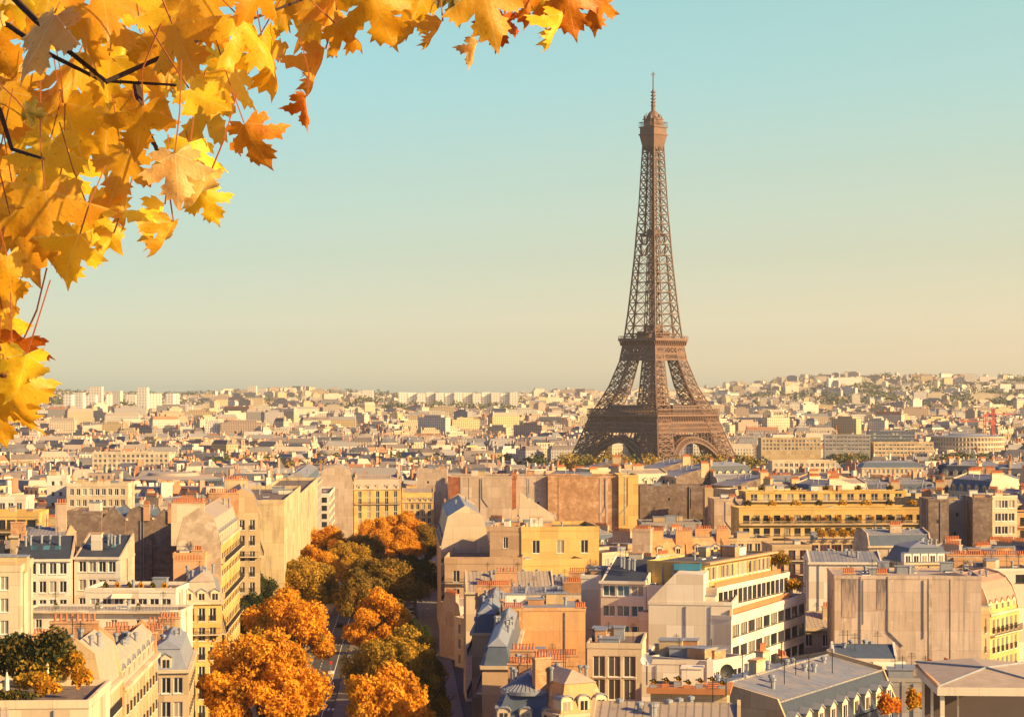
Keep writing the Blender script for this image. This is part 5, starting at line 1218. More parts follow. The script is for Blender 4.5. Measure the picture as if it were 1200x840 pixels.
# ---------------------------------------------------------------- roof garden, lower left
plain('parasol', (.75, .68, .55), .9, 0, .1)
def at_roof(px, py, z): Y = (CZ - z) / ((py - HY) / FP); return (px - 600) / FP * Y, Y
gr, gW, gD, gH = G0; gz = gr.location.z + gH
for i, (px, py, rx, hgt, mats, n, lab) in enumerate([
    (12, 794, 3.3, 4.4, ['leaf_green', 'leaf_olive'], 3600, 'large dark shrub in the roof garden, at the left edge'),
    (60, 780, 3.0, 5.0, ['leaf_green', 'leaf_olive'], 2600, 'large dark shrub in the roof garden, centre'),
    (38, 812, 1.9, 1.9, ['leaf_amber', 'leaf_orange'], 1300, 'amber shrub in the roof garden before the dark shrubs'),
    (57, 822, 1.3, 1.7, ['leaf_orange', 'leaf_amber'], 900, 'orange shrub in the roof garden right of the amber one'),
    (40, 800, 2.6, 2.6, ['leaf_amber', 'leaf_green'], 1800, 'broad rusty shrub in the middle of the roof garden'),
    (82, 800, 1.6, 3.2, ['leaf_amber', 'leaf_orange'], 1300, 'upright rusty shrub by the roof garden end wall'),
    (97, 818, 1.0, 2.6, ['leaf_orange', 'leaf_amber'], 900, 'tall orange-yellow vine at the roof garden end'),
    (20, 826, 2.2, 1.0, ['leaf_green', 'leaf_olive'], 900, 'low trimmed hedge along the roof garden edge')]):
    x, Y = at_roof(px, py, gz); Y = min(max(Y, gr.location.y + .8 + rx * .3), gr.location.y + gD - 1); x = (px - 600) / FP * Y
    o = plant_blob('shrub', 0, 0, 0, rx, rx * .8, hgt / 1.6, mats, n, leaf=.13); o.location = (x, Y, gz - .1); tag(o, lab, 'shrub', 'roof garden shrubs')
for px, py, lab in ((8, 822, 'left closed pale parasol among the roof garden shrubs'), (55, 806, 'right closed pale parasol among the roof garden shrubs')):
    x, Y = at_roof(px, py, gz); Y = max(Y, gr.location.y + 2); x = (px - 600) / FP * Y; root = empty('parasol', (x, Y, gz)); b = MB(); b.lathe(0, 0, [(.04, 0), (.04, 2.6)], 6); b.obj('pole', ['iron'], root)
    b = MB(); b.lathe(0, 0, [(.12, .7), (.24, .9), (.2, 2.0), (.06, 2.75), (0, 2.8)], 8); b.obj('folded_canopy', ['parasol'], root); tag(root, lab, 'parasol', 'closed parasols')
# plants on terraces
def on_terrace(bl, items, name='potted_plant'):
    root, W, D, H = bl
    for (f, d, z, rx, hh, mats, n, lab) in items:
        p = root.matrix_basis @ Vector((f * W, d, H + z)); o = plant_blob(name, 0, 0, 0, rx, rx, hh / 1.6, mats, n, leaf=.14)
        o.location = p; o.rotation_euler = (0, 0, root.rotation_euler.z); tag(o, lab, 'plant', 'plants on the terraces')
find = {b[4]: b[:4] for b in ALLB}
tu, tm_, tl_ = [find[k] for k in ('long yellow building with planted terraces, upper set-back storey', 'long yellow building with planted terraces, middle storeys', 'long yellow building with planted terraces, lowest glazed tier')]
ORDW = ['first', 'second', 'third', 'fourth', 'fifth', 'sixth', 'seventh', 'eighth', 'ninth', 'tenth', 'eleventh', 'twelfth', 'thirteenth', 'fourteenth', 'fifteenth', 'sixteenth']
on_terrace(tm_, [(.05 + .125 * i, 1.0, .4, 1.2 + (i % 3) * .5, 1.8, ['leaf_amber', 'leaf_orange'] if i % 3 else ['leaf_green', 'leaf_olive'], 260, '%s shrub, %s from left on the upper parapet of the long yellow building' % ('rusty' if i % 3 else 'green', ORDW[i])) for i in range(8)])
on_terrace(tm_, [(.10 + .06 * i + .01 * (i % 3), -.45, -4.0, .9 + (i % 2) * .5, 1.9, ['leaf_amber', 'leaf_orange'] if i % 4 else ['leaf_green', 'leaf_olive'], 200, '%s balcony plant from left, first balcony row of the long yellow building' % ORDW[i]) for i in range(14)])
on_terrace(tl_, [(.35 + .13 * i, -.3, .3, 1.9, 2.2, ['leaf_amber', 'leaf_orange'], 300, '%s clump of the rusty terrace hedge above the glazed tier' % ['left', 'second', 'third', 'fourth', 'right'][i]) for i in range(5)])
on_terrace(tu, [(.1 + .2 * i, .8, .2, 1.1, 1.5, ['leaf_green', 'leaf_amber'], 220, '%s roof shrub on the top of the long yellow building' % ['left', 'second', 'middle', 'fourth', 'right'][i]) for i in range(5)])
on_terrace(find['white stepped block with long rows of dark glazing and red terrace'], [(.93, 1.2, .2, 1.7, 2.6, ['leaf_amber', 'leaf_orange'], 700, 'round orange shrub at the far corner of the white stepped block')])
on_terrace(find['set-back upper storey of the white stepped block'], [(.98, 1.0, .2, 1.6, 3.2, ['leaf_amber', 'leaf_olive'], 700, 'tall orange shrub above the round one on the white stepped block')])
for key in ('lower planted terrace in front of the long white building', 'long white building with stepped planted terraces'):
    bl = find[key]; lo = key[:5] == 'lower'
    on_terrace(bl, [(.22 + .13 * i, -.35 if lo else .6, (-3.4 if i % 2 else .05) if lo else .1, .45, 1.1, ['leaf_orange', 'leaf_green'] if i % 2 else ['leaf_green', 'leaf_amber'], 90, '%s small potted plant on the %s white terrace at the left' % (['first', 'second', 'third', 'fourth', 'fifth', 'sixth'][i], 'lower' if lo else 'upper')) for i in range(6)])
# red terrace deck edge on the white stepped block, awning, blue panel: parts of their buildings
def part_on(key, name, fn, mats):
    root, W, D, H = find[key]; b = MB(); fn(b, W, D, H); return b.obj(name, mats, root)
part_on('white stepped block with long rows of dark glazing and red terrace', 'terrace_rail', lambda b, W, D, H: (b.box(.3, W * .8, .35, .5, H + .4, H + 1.2), [b.bar((i * 1.2 + .5, .42, H), (i * 1.2 + .5, .42, H + 1.2), .1) for i in range(int(W * .66))]), ['deck_orange'])
part_on('set-back upper storey of the white stepped block', 'terrace_rail', lambda b, W, D, H: (b.box(.3, W * .9, .35, .5, H + .35, H + 1.1),), ['deck_orange'])
part_on('yellow top storey of the white stepped block under dark roof', 'eave', lambda b, W, D, H: (b.box(-.4, W + .5, -1.1, .0, H + .0, H + .28),), ['terra_pale'])
part_on('white building with a blank gable facing the camera', 'blue_hoarding', lambda b, W, D, H: (b.box(W * .25, W * .56, 7, 7.2, H + 4.5, H + 5.5), b.box(W * .56, W * .56 + .2, 7, 9, H + 4.5, H + 5.5)), ['blue_panel'])
part_on('patchy plaster wall with orange brick square, left end of the great wall', 'brick_patch', lambda b, W, D, H: (b.box(.8, 3.6, -.12, -.003, H - 6.2, H + .1), b.box(.1, .8, -.2, -.003, H - 6.4, H + .3)), ['red_brick'])
part_on('plaster wall with a tall red flue left of the great brick wall', 'flue', lambda b, W, D, H: (b.box(-.2, 1.2, -.6, -.003, H - 9, H + 1.1),), ['red_brick'])
part_on('long white building with stepped planted terraces', 'awning', lambda b, W, D, H: (b.prism([(W * .3, -1.2, H - 1.1), (W * .52, -1.2, H - 1.1), (W * .52, -.003, H - .5), (W * .3, -.003, H - .5)], (0, 0, .06)),), ['awning'])
ph = find['small penthouse with blue slate roof before the stained gable']
part_on('small penthouse with blue slate roof before the stained gable', 'awning', lambda b, W, D, H: (b.prism([(W * .62, -2.0, H - 1.0), (W * 1.12, -2.0, H - 1.0), (W * 1.12, -.003, H - .2), (W * .62, -.003, H - .2)], (0, 0, .08)),), ['awning'])
part_on('small penthouse with blue slate roof before the stained gable', 'glass_front', lambda b, W, D, H: (b.box(W * .64, W * .98, -.06, -.003, H - 3.2, H - .5),), ['glass'])
part_on('white building with a blank gable facing the camera', 'upper_storey', lambda b, W, D, H: b.prism([(0, 0, H + .3), (W * .31, 0, H + 4.4), (W * .66, 0, H + 4.4), (W * .66, 0, H + .3)], (0, 9, 0)), ['white'])
# downpipe and stains line on the pink wall
part_on('pink blank wall with dark coping below the tower', 'drain_pipe', lambda b, W, D, H: (b.bar((W * .42, -.12, H - .2), (W, -.12, H - 9), .35), b.bar((W * .42, -.12, H - .2), (W * .42, -.12, H + .9), .3)), ['dark_metal'])
part_on('tall pinkish gable stained below its chimneys, right foreground', 'drain_pipe', lambda b, W, D, H: (b.bar((W * .18, -.12, H + .2), (W * .18, -.12, H - 12), .14), b.bar((W * .365, -.12, H + .2), (W * .365, -.12, H - 8.6), .14), b.bar((W * .365, -.12, H - 8.6), (W * .47, -.12, H - 11), .2)), ['grey'])
# soot streaks are real stains on that wall
m, t, b = new_mat('soot'); MATS['soot'] = m
tcn = t.nodes.new('ShaderNodeTexCoord'); n1 = noise(t, scaled(t, tcn.outputs['Object'], (3, 3, .3)), 1.5, 4)
sg = t.nodes.new('ShaderNodeSeparateXYZ'); lk(t, tcn.outputs['Generated'], sg.inputs[0])
lk(t, mixc(t, mathn(t, 'MINIMUM', mathn(t, 'ADD', mrange(t, n1, .35, .65, -.45, .35), mathn(t, 'MULTIPLY', mathn(t, 'SUBTRACT', 1.0, sg.outputs[2]), .95)), 1), (.16, .125, .12), (.50, .355, .27)), b.inputs['Base Color']); b.inputs['Roughness'].default_value = .95
part_on('tall pinkish gable stained below its chimneys, right foreground', 'soot_streak', lambda b, W, D, H: (b.box(W * .05, W * .15, -.06, -.003, H - 6.5, H + .3), b.box(W * .29, W * .355, -.06, -.003, H - 5.2, H + .3)), ['soot'])
# round fan roof on the bottom-centre mansard
mroot, mW, mD, mH = find['slate mansard house with curved stone dormers and red pots, bottom centre']
fr_ = mW * .5 - .75; b = MB(); b.lathe(mW * .5, mW * .5 + .1, [(fr_ + .1, mH + 3.3), (fr_ + .1, mH + 3.7), (0, mH + 5.5)], 36)
for i in range(36):
    a = i * math.pi / 18; b.bar((mW * .5 + fr_ * math.cos(a), mW * .5 + .1 + fr_ * math.sin(a), mH + 3.76), (mW * .5, mW * .5 + .1, mH + 5.55), .09)
b.obj('fan_roof', ['zinc'], mroot)
# dish antennas
def dish(label, x, y, z, r, mat, rot):
    root = empty('satellite_dish', (x, y, z), rot); b = MB(); b.bar((0, 0, 0), (0, 0, 1.9), .1); b.bar((0, 0, 1.6), (0, -.5, 2.0), .05); b.obj('mast', ['iron'], root)
    b = MB(); pr = [(0, .14), (r * .5, .1), (r * .85, .04), (r, 0)]
    vs = []; n = 20
    for q, d in pr[1:]: vs += [(q * math.cos(2 * math.pi * i / n), -.15 + d, 2.1 + q * math.sin(2 * math.pi * i / n)) for i in range(n)]
    vs.append((0, -.01, 2.1)); fs = [(k * n + i, k * n + (i + 1) % n, (k + 1) * n + (i + 1) % n, (k + 1) * n + i) for k in range(2) for i in range(n)] + [(len(vs) - 1, (i + 1) % n, i) for i in range(n)]
    b.add(vs, fs); b.obj('reflector', [mat], root); tag(root, label, 'satellite dish', 'satellite dishes on the roofs')
troot, tW, tD, tH = find['flat orange-tiled roof terrace with planters and dishes']
p = W3(851, 815, 186); dish('dark round satellite dish above the orange terrace', p.x, p.y, p.z, .62, 'dark_metal', .3)
p = W3(758, 802, 183); dish('pale round satellite dish left of the orange terrace', p.x, p.y, p.z, .5, 'white_paint', -.2)
# orange terrace: deck, planters, furniture
tb = troot.matrix_basis
x0, Y0 = at_roof(768, 822, 23.6)
root = empty('roof_terrace', (11.6, 189, 23.2), R(-8)); b = MB(); b.box(0, 7.2, 0, 6.5, .5, .75); b.box(0, 7.2, 0, .25, .75, 1.0); b.obj('deck', ['deck_orange'], root); b = MB(); b.box(.3, 6.9, .6, 6.2, -2.5, .498); b.obj('base', ['cream'], root)
b = MB(); b.box(2.8, 4.6, 3.8, 5.4, .75, 2.2); b.box(2.7, 4.7, 3.7, 5.5, 2.2, 2.35); b.box(5.0, 5.6, 3.8, 4.4, .75, 3.0, 0); b.obj('roof_hut', ['white', 'zinc'], root)
tag(root, 'orange tiled roof terrace crowded with planters and small huts', 'terrace')
for i in range(7):
    pr0 = empty('planter', tuple(root.matrix_basis @ Vector((.5 + i * .98, .8 + (i % 3) * 1.1, .75)))); b = MB(); b.box(-.3, .3, -.2, .2, 0, .4); b.obj('pot', ['terracotta' if i % 2 else 'zinc'], pr0)
    plant_blob('foliage', 0, 0, .35, .32, .3, .35, ['leaf_green', 'leaf_orange'], 60, pr0, .08); tag(pr0, '%s planter from the left on the orange roof terrace' % ['first', 'second', 'third', 'fourth', 'fifth', 'sixth', 'seventh'][i], 'planter', 'planters on the orange terrace')
leaf_mat('leaf_rust', [(.40, .08, .02), (.62, .14, .03), (.70, .25, .03)])
# orange shrubs at the lower right
for px, py, Y, rx, mats, lab in ((1043, 842, 214, 1.2, ['leaf_orange', 'leaf_rust'], 'red-orange bush below the slate dormers at the bottom'), (1073, 836, 216, .9, ['leaf_orange', 'leaf_amber'], 'small orange bush left of the open pavilion')):
    p = W3(px, py, Y); o = plant_blob('shrub', 0, 0, 0, rx, rx, 1.6, mats, 700, leaf=.12); o.location = (p.x, p.y, p.z - .4); tag(o, lab, 'shrub')
# open-sided pavilion, bottom right
root = empty('roof_pavilion', (35.2, 180, 17.0), R(-3)); zt = CZ - (806 - HY) / FP * 180 - 17.0
for q in ((0, .35, 0, .35, -6), (2.2, 2.35, 5.5, 5.65, 0), (8.6, 8.9, 0, .3, -6), (0, .2, 5.5, 5.8, 0), (0, .2, 11, 11.3, 0)):
    b = MB(); b.box(*q, zt); b.obj('post', ['white'], root)
b = MB(); b.box(-.3, 9.4, -.4, -.1, zt - .55, zt + .15); b.box(-.3, -.05, -.1, 13.2, zt - .55, zt + .15); b.obj('fascia', ['white'], root)
b = MB(); b.add([(-.3, -.4, zt + .16), (9.4, -.4, zt + .16), (9.4, 13.2, zt + .5), (4.6, 13.2, zt + .9), (-.3, 13.2, zt + .5), (4.6, 5.5, zt + 1.0)], [(0, 1, 5), (1, 2, 5), (2, 3, 5), (3, 4, 5), (4, 0, 5)]); b.obj('roof', ['warm_zinc'], root)
b = MB(); [b.bar(q, (4.6, 5.5, zt + 1.06), .14) for q in ((-.3, -.4, zt + .2), (9.4, -.4, zt + .2), (9.4, 13.2, zt + .55), (-.3, 13.2, zt + .55))]; b.obj('ridge_strip', ['zinc'], root)
for i in range(30): b = MB(); b.lathe(-.2, i * .44, [(.2, zt + .15), (.22, zt + .3), (0, zt + .42)], 6); b.obj('edge_tile', ['terra_pale'], root)
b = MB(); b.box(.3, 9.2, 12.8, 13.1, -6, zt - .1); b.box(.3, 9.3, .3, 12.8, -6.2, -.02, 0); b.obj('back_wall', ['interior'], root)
b = MB(); 
b.box(3.2, 7.6, 4.0, 4.1, .1, 1.25); b.obj('blind', ['ochre_blind'], root)
for i in range(6): b = MB(); b.box(.5 + i * .42, .72 + i * .42, 1.6 + i * .5, 1.7 + i * .5, 0, .4 + i * .16); b.obj('baluster', ['yellow'], root)
tag(root, 'open-sided pavilion under a pale sheet roof in the lower right corner', 'pavilion')
VIS.append((1090, 1200, 840, 180))
# skylights on the left foreground roofs
for key, fs in (('pale house under a dark slate roof with three skylights', (.3, .52, .72)), ('pale house with two dark slate roof slopes split by a chimney', (.2, .72))):
    sroot, W, D, H = find[key]
    for f in fs:
        b = MB(); sl = 3.5 / (D - .3); y0, y1 = D * .38, D * .56; b.add([(f * W - .55, y0, H + y0 * sl + .10), (f * W + .55, y0, H + y0 * sl + .10), (f * W + .55, y1, H + y1 * sl + .10), (f * W - .55, y1, H + y1 * sl + .10)], [(0, 1, 2, 3)]); o = b.obj('skylight', ['glass_blue'], sroot)
# ---------------------------------------------------------------- maple branches in front of the eye
def maple_outline():
    h = [(0.02, 0), (.10, -.05), (.20, -.13), (.30, -.15), (.29, -.07), (.37, -.09), (.48, -.03), (.42, .03), (.45, .10), (.36, .12), (.27, .17),
         (.36, .19), (.42, .16), (.47, .24), (.56, .25), (.72, .36), (.60, .38), (.62, .47), (.52, .45), (.50, .56), (.41, .49), (.34, .51), (.26, .45), (.18, .42),
         (.21, .54), (.31, .57), (.25, .64), (.34, .74), (.22, .75), (.21, .86), (.12, .84), (.06, .95), (0, 1.10)]
    return h + [(-x, y) for x, y in reversed(h[:-1])]
def maple_mat(name, base, edge, vein, trans):
    m, t, b = new_mat(name)
    tcn = t.nodes.new('ShaderNodeTexCoord'); sp = t.nodes.new('ShaderNodeSeparateXYZ'); uvn = t.nodes.new('ShaderNodeUVMap'); lk(t, uvn.outputs[0], sp.inputs[0]); oi = t.nodes.new('ShaderNodeObjectInfo')
    x, y = sp.outputs[0], sp.outputs[1]
    ang = mathn(t, 'ARCTAN2', x, mathn(t, 'ADD', y, .0)); aa = mathn(t, 'ABSOLUTE', ang); rr = mathn(t, 'SQRT', mathn(t, 'ADD', mathn(t, 'MULTIPLY', x, x), mathn(t, 'MULTIPLY', y, y)))
    msk = None
    for a0 in (0, 1.10, 1.98):
        d = mathn(t, 'MULTIPLY', mathn(t, 'ABSOLUTE', mathn(t, 'SUBTRACT', aa, a0)), rr); q = mathn(t, 'LESS_THAN', d, .010)
        msk = q if msk is None else mathn(t, 'MAXIMUM', msk, q)
    # side veins: parallel lines sloping off each rib
    sv = mathn(t, 'FRACT', mathn(t, 'MULTIPLY', mathn(t, 'SUBTRACT', rr, mathn(t, 'MULTIPLY', mathn(t, 'PINGPONG', mathn(t, 'ADD', aa, .0), .55), .55)), 9)); svm = mathn(t, 'MULTIPLY', mathn(t, 'LESS_THAN', sv, .10), .35)
    cb = t.nodes.new('ShaderNodeCombineXYZ'); lk(t, x, cb.inputs[0]); lk(t, y, cb.inputs[1]); lk(t, mathn(t, 'MULTIPLY', oi.outputs['Random'], 20), cb.inputs[2])
    n1 = noise(t, cb.outputs[0], 2.6, 5, .7); n2 = noise(t, cb.outputs[0], 14, 3, .6)
    c = mixc(t, mrange(t, n1, .48, .74, 0, .8), base, edge); c = mixc(t, mrange(t, n2, .62, .72, 0, .55), c, tuple(k * .35 for k in edge))
    c = mixc(t, mrange(t, rr, .45, 1.05, 0, .35), c, edge)
    c = mixc(t, mathn(t, 'MULTIPLY', svm, .9), c, tuple(k * .8 for k in edge)); c = mixc(t, mathn(t, 'MULTIPLY', msk, .75), c, vein)
    hs = t.nodes.new('ShaderNodeHueSaturation'); lk(t, c, hs.inputs['Color']); lk(t, mrange(t, oi.outputs['Random'], 0, 1, .485, .512), hs.inputs['Hue']); lk(t, mrange(t, oi.outputs['Random'], 0, 1, .8, 1.1), hs.inputs['Value'])
    c = hs.outputs[0]
    tr = t.nodes.new('ShaderNodeBsdfTranslucent'); ms = t.nodes.new('ShaderNodeMixShader'); ms.inputs[0].default_value = trans
    bp = t.nodes.new('ShaderNodeBump'); bp.inputs['Strength'].default_value = .35; bp.inputs['Distance'].default_value = .01; lk(t, mathn(t, 'ADD', n1, mathn(t, 'MULTIPLY', svm, -1)), bp.inputs['Height']); lk(t, bp.outputs[0], b.inputs['Normal'])
    lk(t, c, b.inputs['Base Color']); lk(t, c, tr.inputs[0]); b.inputs['Roughness'].default_value = .42; b.inputs['Specular IOR Level'].default_value = .45
    lk(t, b.outputs[0], ms.inputs[1]); lk(t, tr.outputs[0], ms.inputs[2]); lk(t, ms.outputs[0], t.nodes['Material Output'].inputs[0]); MATS[name] = m
maple_mat('maple_yellow', (.98, .62, .03), (.90, .40, .015), (.98, .74, .18), .55)
maple_mat('maple_amber', (.97, .53, .02), (.86, .33, .01), (.93, .60, .10), .55)
maple_mat('maple_rust', (.72, .22, .012), (.42, .07, .01), (.70, .30, .06), .42)
maple_mat('maple_pale', (.88, .56, .16), (.80, .34, .04), (.95, .72, .35), .4)
maple_mat('maple_olive', (.22, .16, .02), (.16, .10, .015), (.30, .22, .05), .4)
plain('petiole', (.34, .10, .03), .6); plain('twig', (.06, .035, .03), .8, 0, .4, 20)
LV = []
def leaf_variant(seed, fold, droop, ripple, twist):
    g = random.Random(seed); ol = maple_outline(); bm = bmesh.new()
    ol = [(x + g.uniform(-.02, .02), y + g.uniform(-.02, .02)) for x, y in ol]
    bm.faces.new([bm.verts.new((x, y, 0)) for x, y in ol])
    for k in range(-6, 7): bmesh.ops.bisect_plane(bm, geom=bm.verts[:] + bm.edges[:] + bm.faces[:], plane_co=(k * .1 + .0001, 0, 0), plane_no=(1, 0, 0))
    for k in range(-1, 11): bmesh.ops.bisect_plane(bm, geom=bm.verts[:] + bm.edges[:] + bm.faces[:], plane_co=(0, k * .1 + .0003, 0), plane_no=(0, 1, 0))
    bmesh.ops.triangulate(bm, faces=bm.faces[:]); uv = bm.loops.layers.uv.new('UVMap')
    for f in bm.faces:
        f.smooth = True
        for l in f.loops: l[uv].uv = (l.vert.co.x, l.vert.co.y)
    ph = g.uniform(0, 6)
    for v in bm.verts:
        x, y = v.co.x, v.co.y; a = math.atan2(x, y + .001); r = math.hypot(x, y)
        z = -fold * abs(x) ** 1.15 - droop * r * r + ripple * math.sin(a * 5.5 + ph) * r + ripple * .5 * math.sin(x * 13 + y * 9 + ph) * r
        a2 = twist * y; v.co = (x * math.cos(a2) - z * math.sin(a2), y, x * math.sin(a2) + z * math.cos(a2))
        if fold > 1: s_ = 1 / math.sqrt(1 + fold * fold * .7); v.co.x *= s_; v.co.z *= s_
    me = bpy.data.meshes.new('leaf'); bm.to_mesh(me); bm.free(); return me
for q in ((1, .15, .10, .05, .1), (2, .35, .25, .08, -.3), (3, .1, -.15, .07, .3), (4, .6, .35, .10, .5), (5, .25, .45, .12, -.6), (6, .2, .05, .05, 0), (7, 1.4, .3, .14, .7), (8, 1.9, .2, .16, -.8)): LV.append(leaf_variant(*q))
LVM = {}
CNT = {}
def maple_branch(label, twigs, leaves, name='maple_branch'):
    root = empty(name, tuple(W3(*twigs[0][0][:3]))); o0 = root.location
    for tw in twigs:
        b = MB(); p = [W3(*q[:3]) - o0 for q in tw]; r0 = tw[0][3] if len(tw[0]) > 3 else .006
        for i in range(len(p) - 1):
            nseg = 4
            for j in range(nseg):
                a, c = p[i].lerp(p[i + 1], j / nseg), p[i].lerp(p[i + 1], (j + 1) / nseg)
                k0 = (i + j / nseg) / (len(p) - 1); b.bar(a, c, r0 * 2 * (1 - .6 * k0)); b.bar(a + Vector((0, 0, r0 * .1)), c, r0 * 1.5 * (1 - .6 * k0), 0, r0 * 2.5 * (1 - .6 * k0))
                if random.random() < .5: b.lathe(a.x, a.y, [(0, a.z - r0 * 1.3), (r0 * 1.35 * (1 - .5 * k0), a.z), (0, a.z + r0 * 1.3)], 6)
            b.lathe(p[i + 1].x, p[i + 1].y, [(0, p[i + 1].z - r0), (r0 * .95, p[i + 1].z), (0, p[i + 1].z + r0)], 6)
        b.obj('twig', ['twig'], root)
    for (px, py, Y, wpx, ang, tilt, yaw, var, mat) in leaves[:100]:
        k = (var, mat)
        if k not in LVM: me = LV[var].copy(); me.materials.append(MATS[mat]); LVM[k] = me
        o = link('leaf', LVM[k], root); s = wpx / FP * Y / 1.4
        # leaf local y = tip direction, z = face normal; hang so that the tip points to ang on screen
        rot = Matrix.Rotation(R(yaw), 4, 'Z') @ Matrix.Rotation(R(tilt), 4, 'X') @ Matrix.Rotation(R(90), 4, 'X') @ Matrix.Rotation(R(ang), 4, 'Z')
        c = rot @ Vector((0, .42 * s, 0))
        o.rotation_euler = rot.to_euler(); o.scale = (s, s, s); o.location = W3(px, py, Y) - o0 - c
        base = o.location; up = -(rot @ Vector((0, 1, 0))); L = s * random.uniform(.7, 1.3)
        b = MB(); q0 = base + (rot @ Vector((0, 0, .002))); q1 = base + up * L * .5 + Vector((random.uniform(-.01, .01), .0, .012)); q2 = base + up * L + Vector((random.uniform(-.02, .02), .01, .045))
        b.bar(q0, q1, .0019); b.bar(q1, q2, .0017); b.obj('petiole', ['petiole'], root)
    tag(root, label, 'tree branch', 'maple branches hanging into view')
rl = random.Random(21)
MIX = ['maple_amber'] * 6 + ['maple_yellow'] * 6 + ['maple_pale']
def fill(rows_, size=(86, 128), dep=(3.1, 3.8)):
    L = []
    for (y, x0, x1, st) in rows_:
        x = x0 + rl.uniform(0, st)
        while x < x1:
            L.append((x + rl.uniform(-14, 14), y + rl.uniform(-16, 16), rl.uniform(*dep), rl.uniform(*size), 180 + rl.gauss(0, 42), rl.uniform(-38, 38), rl.uniform(-45, 45), rl.choice([0, 0, 1, 2, 3, 4, 5, 5, 6]), rl.choice(MIX))); x += st
    return L
# px, py, depth, width px, tip angle (180 = down), tilt, yaw, variant, colour
upper = fill([(5, -30, 400, 44), (52, -30, 340, 44), (100, -30, 275, 44), (148, -30, 240, 46), (196, -30, 175, 48), (240, -30, 90, 50)])
upper = [q for q in upper if not (235 < q[0] < 300 and 20 < q[1] < 75 and rl.random() < .7)]
upper += [(296, 168, 3.2, 84, 200, 10, -10, 1, 'maple_rust'), (207, 205, 3.05, 92, 185, -15, 5, 0, 'maple_pale'), (238, 222, 3.15, 74, 165, 20, 30, 3, 'maple_pale'),
          (188, 262, 3.1, 78, 170, 5, 60, 6, 'maple_yellow'), (196, 278, 3.05, 66, 165, 10, 50, 3, 'maple_yellow'), (222, 190, 3.2, 90, 175, -20, 15, 1, 'maple_yellow'), (128, 290, 3.3, 60, 160, 0, 60, 6, 'maple_amber'), (150, 236, 3.3, 76, 190, 0, 55, 6, 'maple_amber'), (245, 240, 3.3, 62, 200, 0, 10, 1, 'maple_amber'), (118, 262, 3.4, 96, 215, 5, 10, 0, 'maple_amber'),
          (60, 262, 3.2, 134, 190, 0, 5, 5, 'maple_amber'), (84, 300, 3.15, 92, 165, 15, 30, 4, 'maple_yellow'), (25, 285, 3.3, 120, 200, 5, -10, 0, 'maple_amber'),
          (360, 130, 3.2, 58, 195, 5, 62, 7, 'maple_rust'), (376, 82, 3.25, 84, 170, 5, 55, 6, 'maple_amber'), (318, 70, 3.3, 100, 205, 0, 25, 3, 'maple_amber'), (262, 100, 3.25, 88, 150, -20, 20, 1, 'maple_yellow'),
          (40, 131, 3.12, 36, 260, 0, 0, 5, 'maple_olive'), (240, 118, 3.12, 80, 230, -25, 10, 2, 'maple_yellow')]
print('UPPER', len(upper))
maple_branch('dense yellow maple branch filling the upper left corner', [
    [(-60, -70, 3.4, .0045), (18, 0, 3.4), (70, 52, 3.35), (125, 96, 3.3)], [(-70, 5, 3.5, .0035), (10, 30, 3.45), (60, 65, 3.4), (120, 95, 3.35), (205, 100, 3.3)],
    [(-50, 60, 3.4, .0035), (0, 130, 3.4), (14, 175, 3.4), (50, 186, 3.35)], [(160, 100, 3.35, .005), (170, 150, 3.3), (184, 175, 3.3)], [(125, 96, 3.3, .0028), (250, 40, 3.3), (380, -10, 3.35)]], upper)
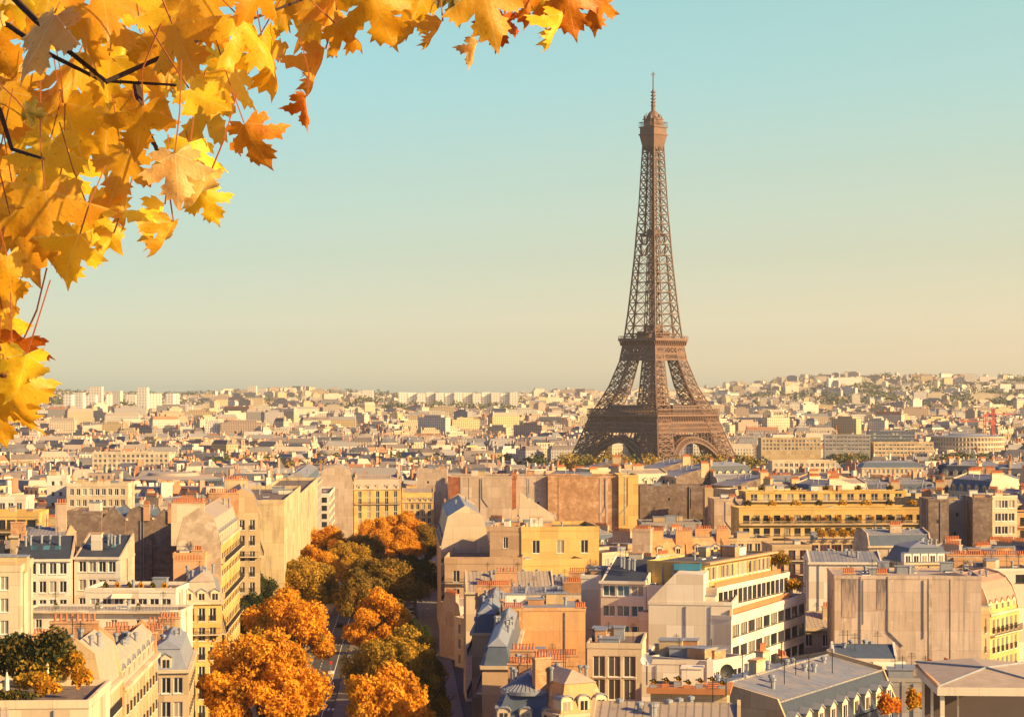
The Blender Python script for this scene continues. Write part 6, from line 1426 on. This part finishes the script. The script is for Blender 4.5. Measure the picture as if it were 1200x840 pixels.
top = [(395, 18, 3.3, 82, 185, 0, 40, 6, 'maple_amber'), (408, 38, 3.2, 64, 240, 0, 20, 3, 'maple_amber'), (446, 18, 3.15, 104, 205, 5, 15, 1, 'maple_amber'), (485, 22, 3.2, 84, 160, 0, 20, 3, 'maple_yellow'), (512, 40, 3.2, 62, 150, 0, 55, 6, 'maple_yellow'),
       (535, 2, 3.3, 66, 190, 0, 20, 0, 'maple_olive'), (572, 12, 3.15, 110, 195, -5, 10, 0, 'maple_yellow'), (588, 35, 3.25, 62, 175, 10, 30, 1, 'maple_rust'), (556, 62, 3.2, 46, 165, 10, 60, 7, 'maple_pale'),
       (622, 4, 3.25, 64, 190, 0, 25, 3, 'maple_rust'), (655, 36, 3.2, 72, 160, 5, 55, 6, 'maple_yellow'), (668, 10, 3.2, 84, 190, 0, 10, 1, 'maple_rust'), (700, 12, 3.25, 64, 170, 10, 25, 4, 'maple_rust'), (640, -8, 3.3, 90, 180, 0, 0, 0, 'maple_amber'), (350, -5, 3.4, 90, 180, 0, 0, 0, 'maple_amber'), (480, -15, 3.4, 80, 190, 0, 0, 2, 'maple_amber')]
maple_branch('thin maple branch with curled leaves along the top edge', [[(330, -70, 3.35, .008), (420, -35, 3.3), (540, -32, 3.3), (720, -30, 3.3)], [(420, -35, 3.3, .004), (445, -5, 3.2)]], top)
low = [(20, 462, 3.1, 96, 190, 0, 10, 1, 'maple_amber'), (26, 440, 3.0, 88, 170, 10, 20, 3, 'maple_yellow'), (14, 478, 3.05, 92, 200, 0, -10, 4, 'maple_amber'), (22, 415, 3.2, 84, 165, 40, 10, 2, 'maple_rust'), (8, 350, 3.2, 88, 200, 0, 20, 3, 'maple_yellow'), (12, 325, 3.15, 84, 190, 0, 30, 1, 'maple_amber'), (2, 385, 3.2, 76, 180, 0, 30, 4, 'maple_amber'), (-6, 420, 3.25, 96, 180, 0, 0, 0, 'maple_amber'), (-14, 340, 3.3, 100, 180, 0, 0, 0, 'maple_yellow'), (0, 495, 3.15, 74, 190, 0, 20, 1, 'maple_amber')]
maple_branch('drooping maple sprig at the left edge above the city', [[(-80, 250, 3.3, .006), (-30, 330, 3.25), (-8, 400, 3.2), (4, 440, 3.1)]], low)
# ---------------------------------------------------------------- haze
m = bpy.data.materials.new('haze'); m.use_nodes = True; t = m.node_tree; t.nodes.clear(); o_ = t.nodes.new('ShaderNodeOutputMaterial'); pv = t.nodes.new('ShaderNodeVolumePrincipled')
pv.inputs['Color'].default_value = (.98, .96, .95, 1); pv.inputs['Density'].default_value = 3.4e-5; pv.inputs['Anisotropy'].default_value = 0; lk(t, pv.outputs[0], o_.inputs['Volume']); MATS['haze'] = m
b = MB(); b.box(-6400, 6400, -100, 12100, -60, 420); tag(b.obj('haze', ['haze']), kind='stuff')
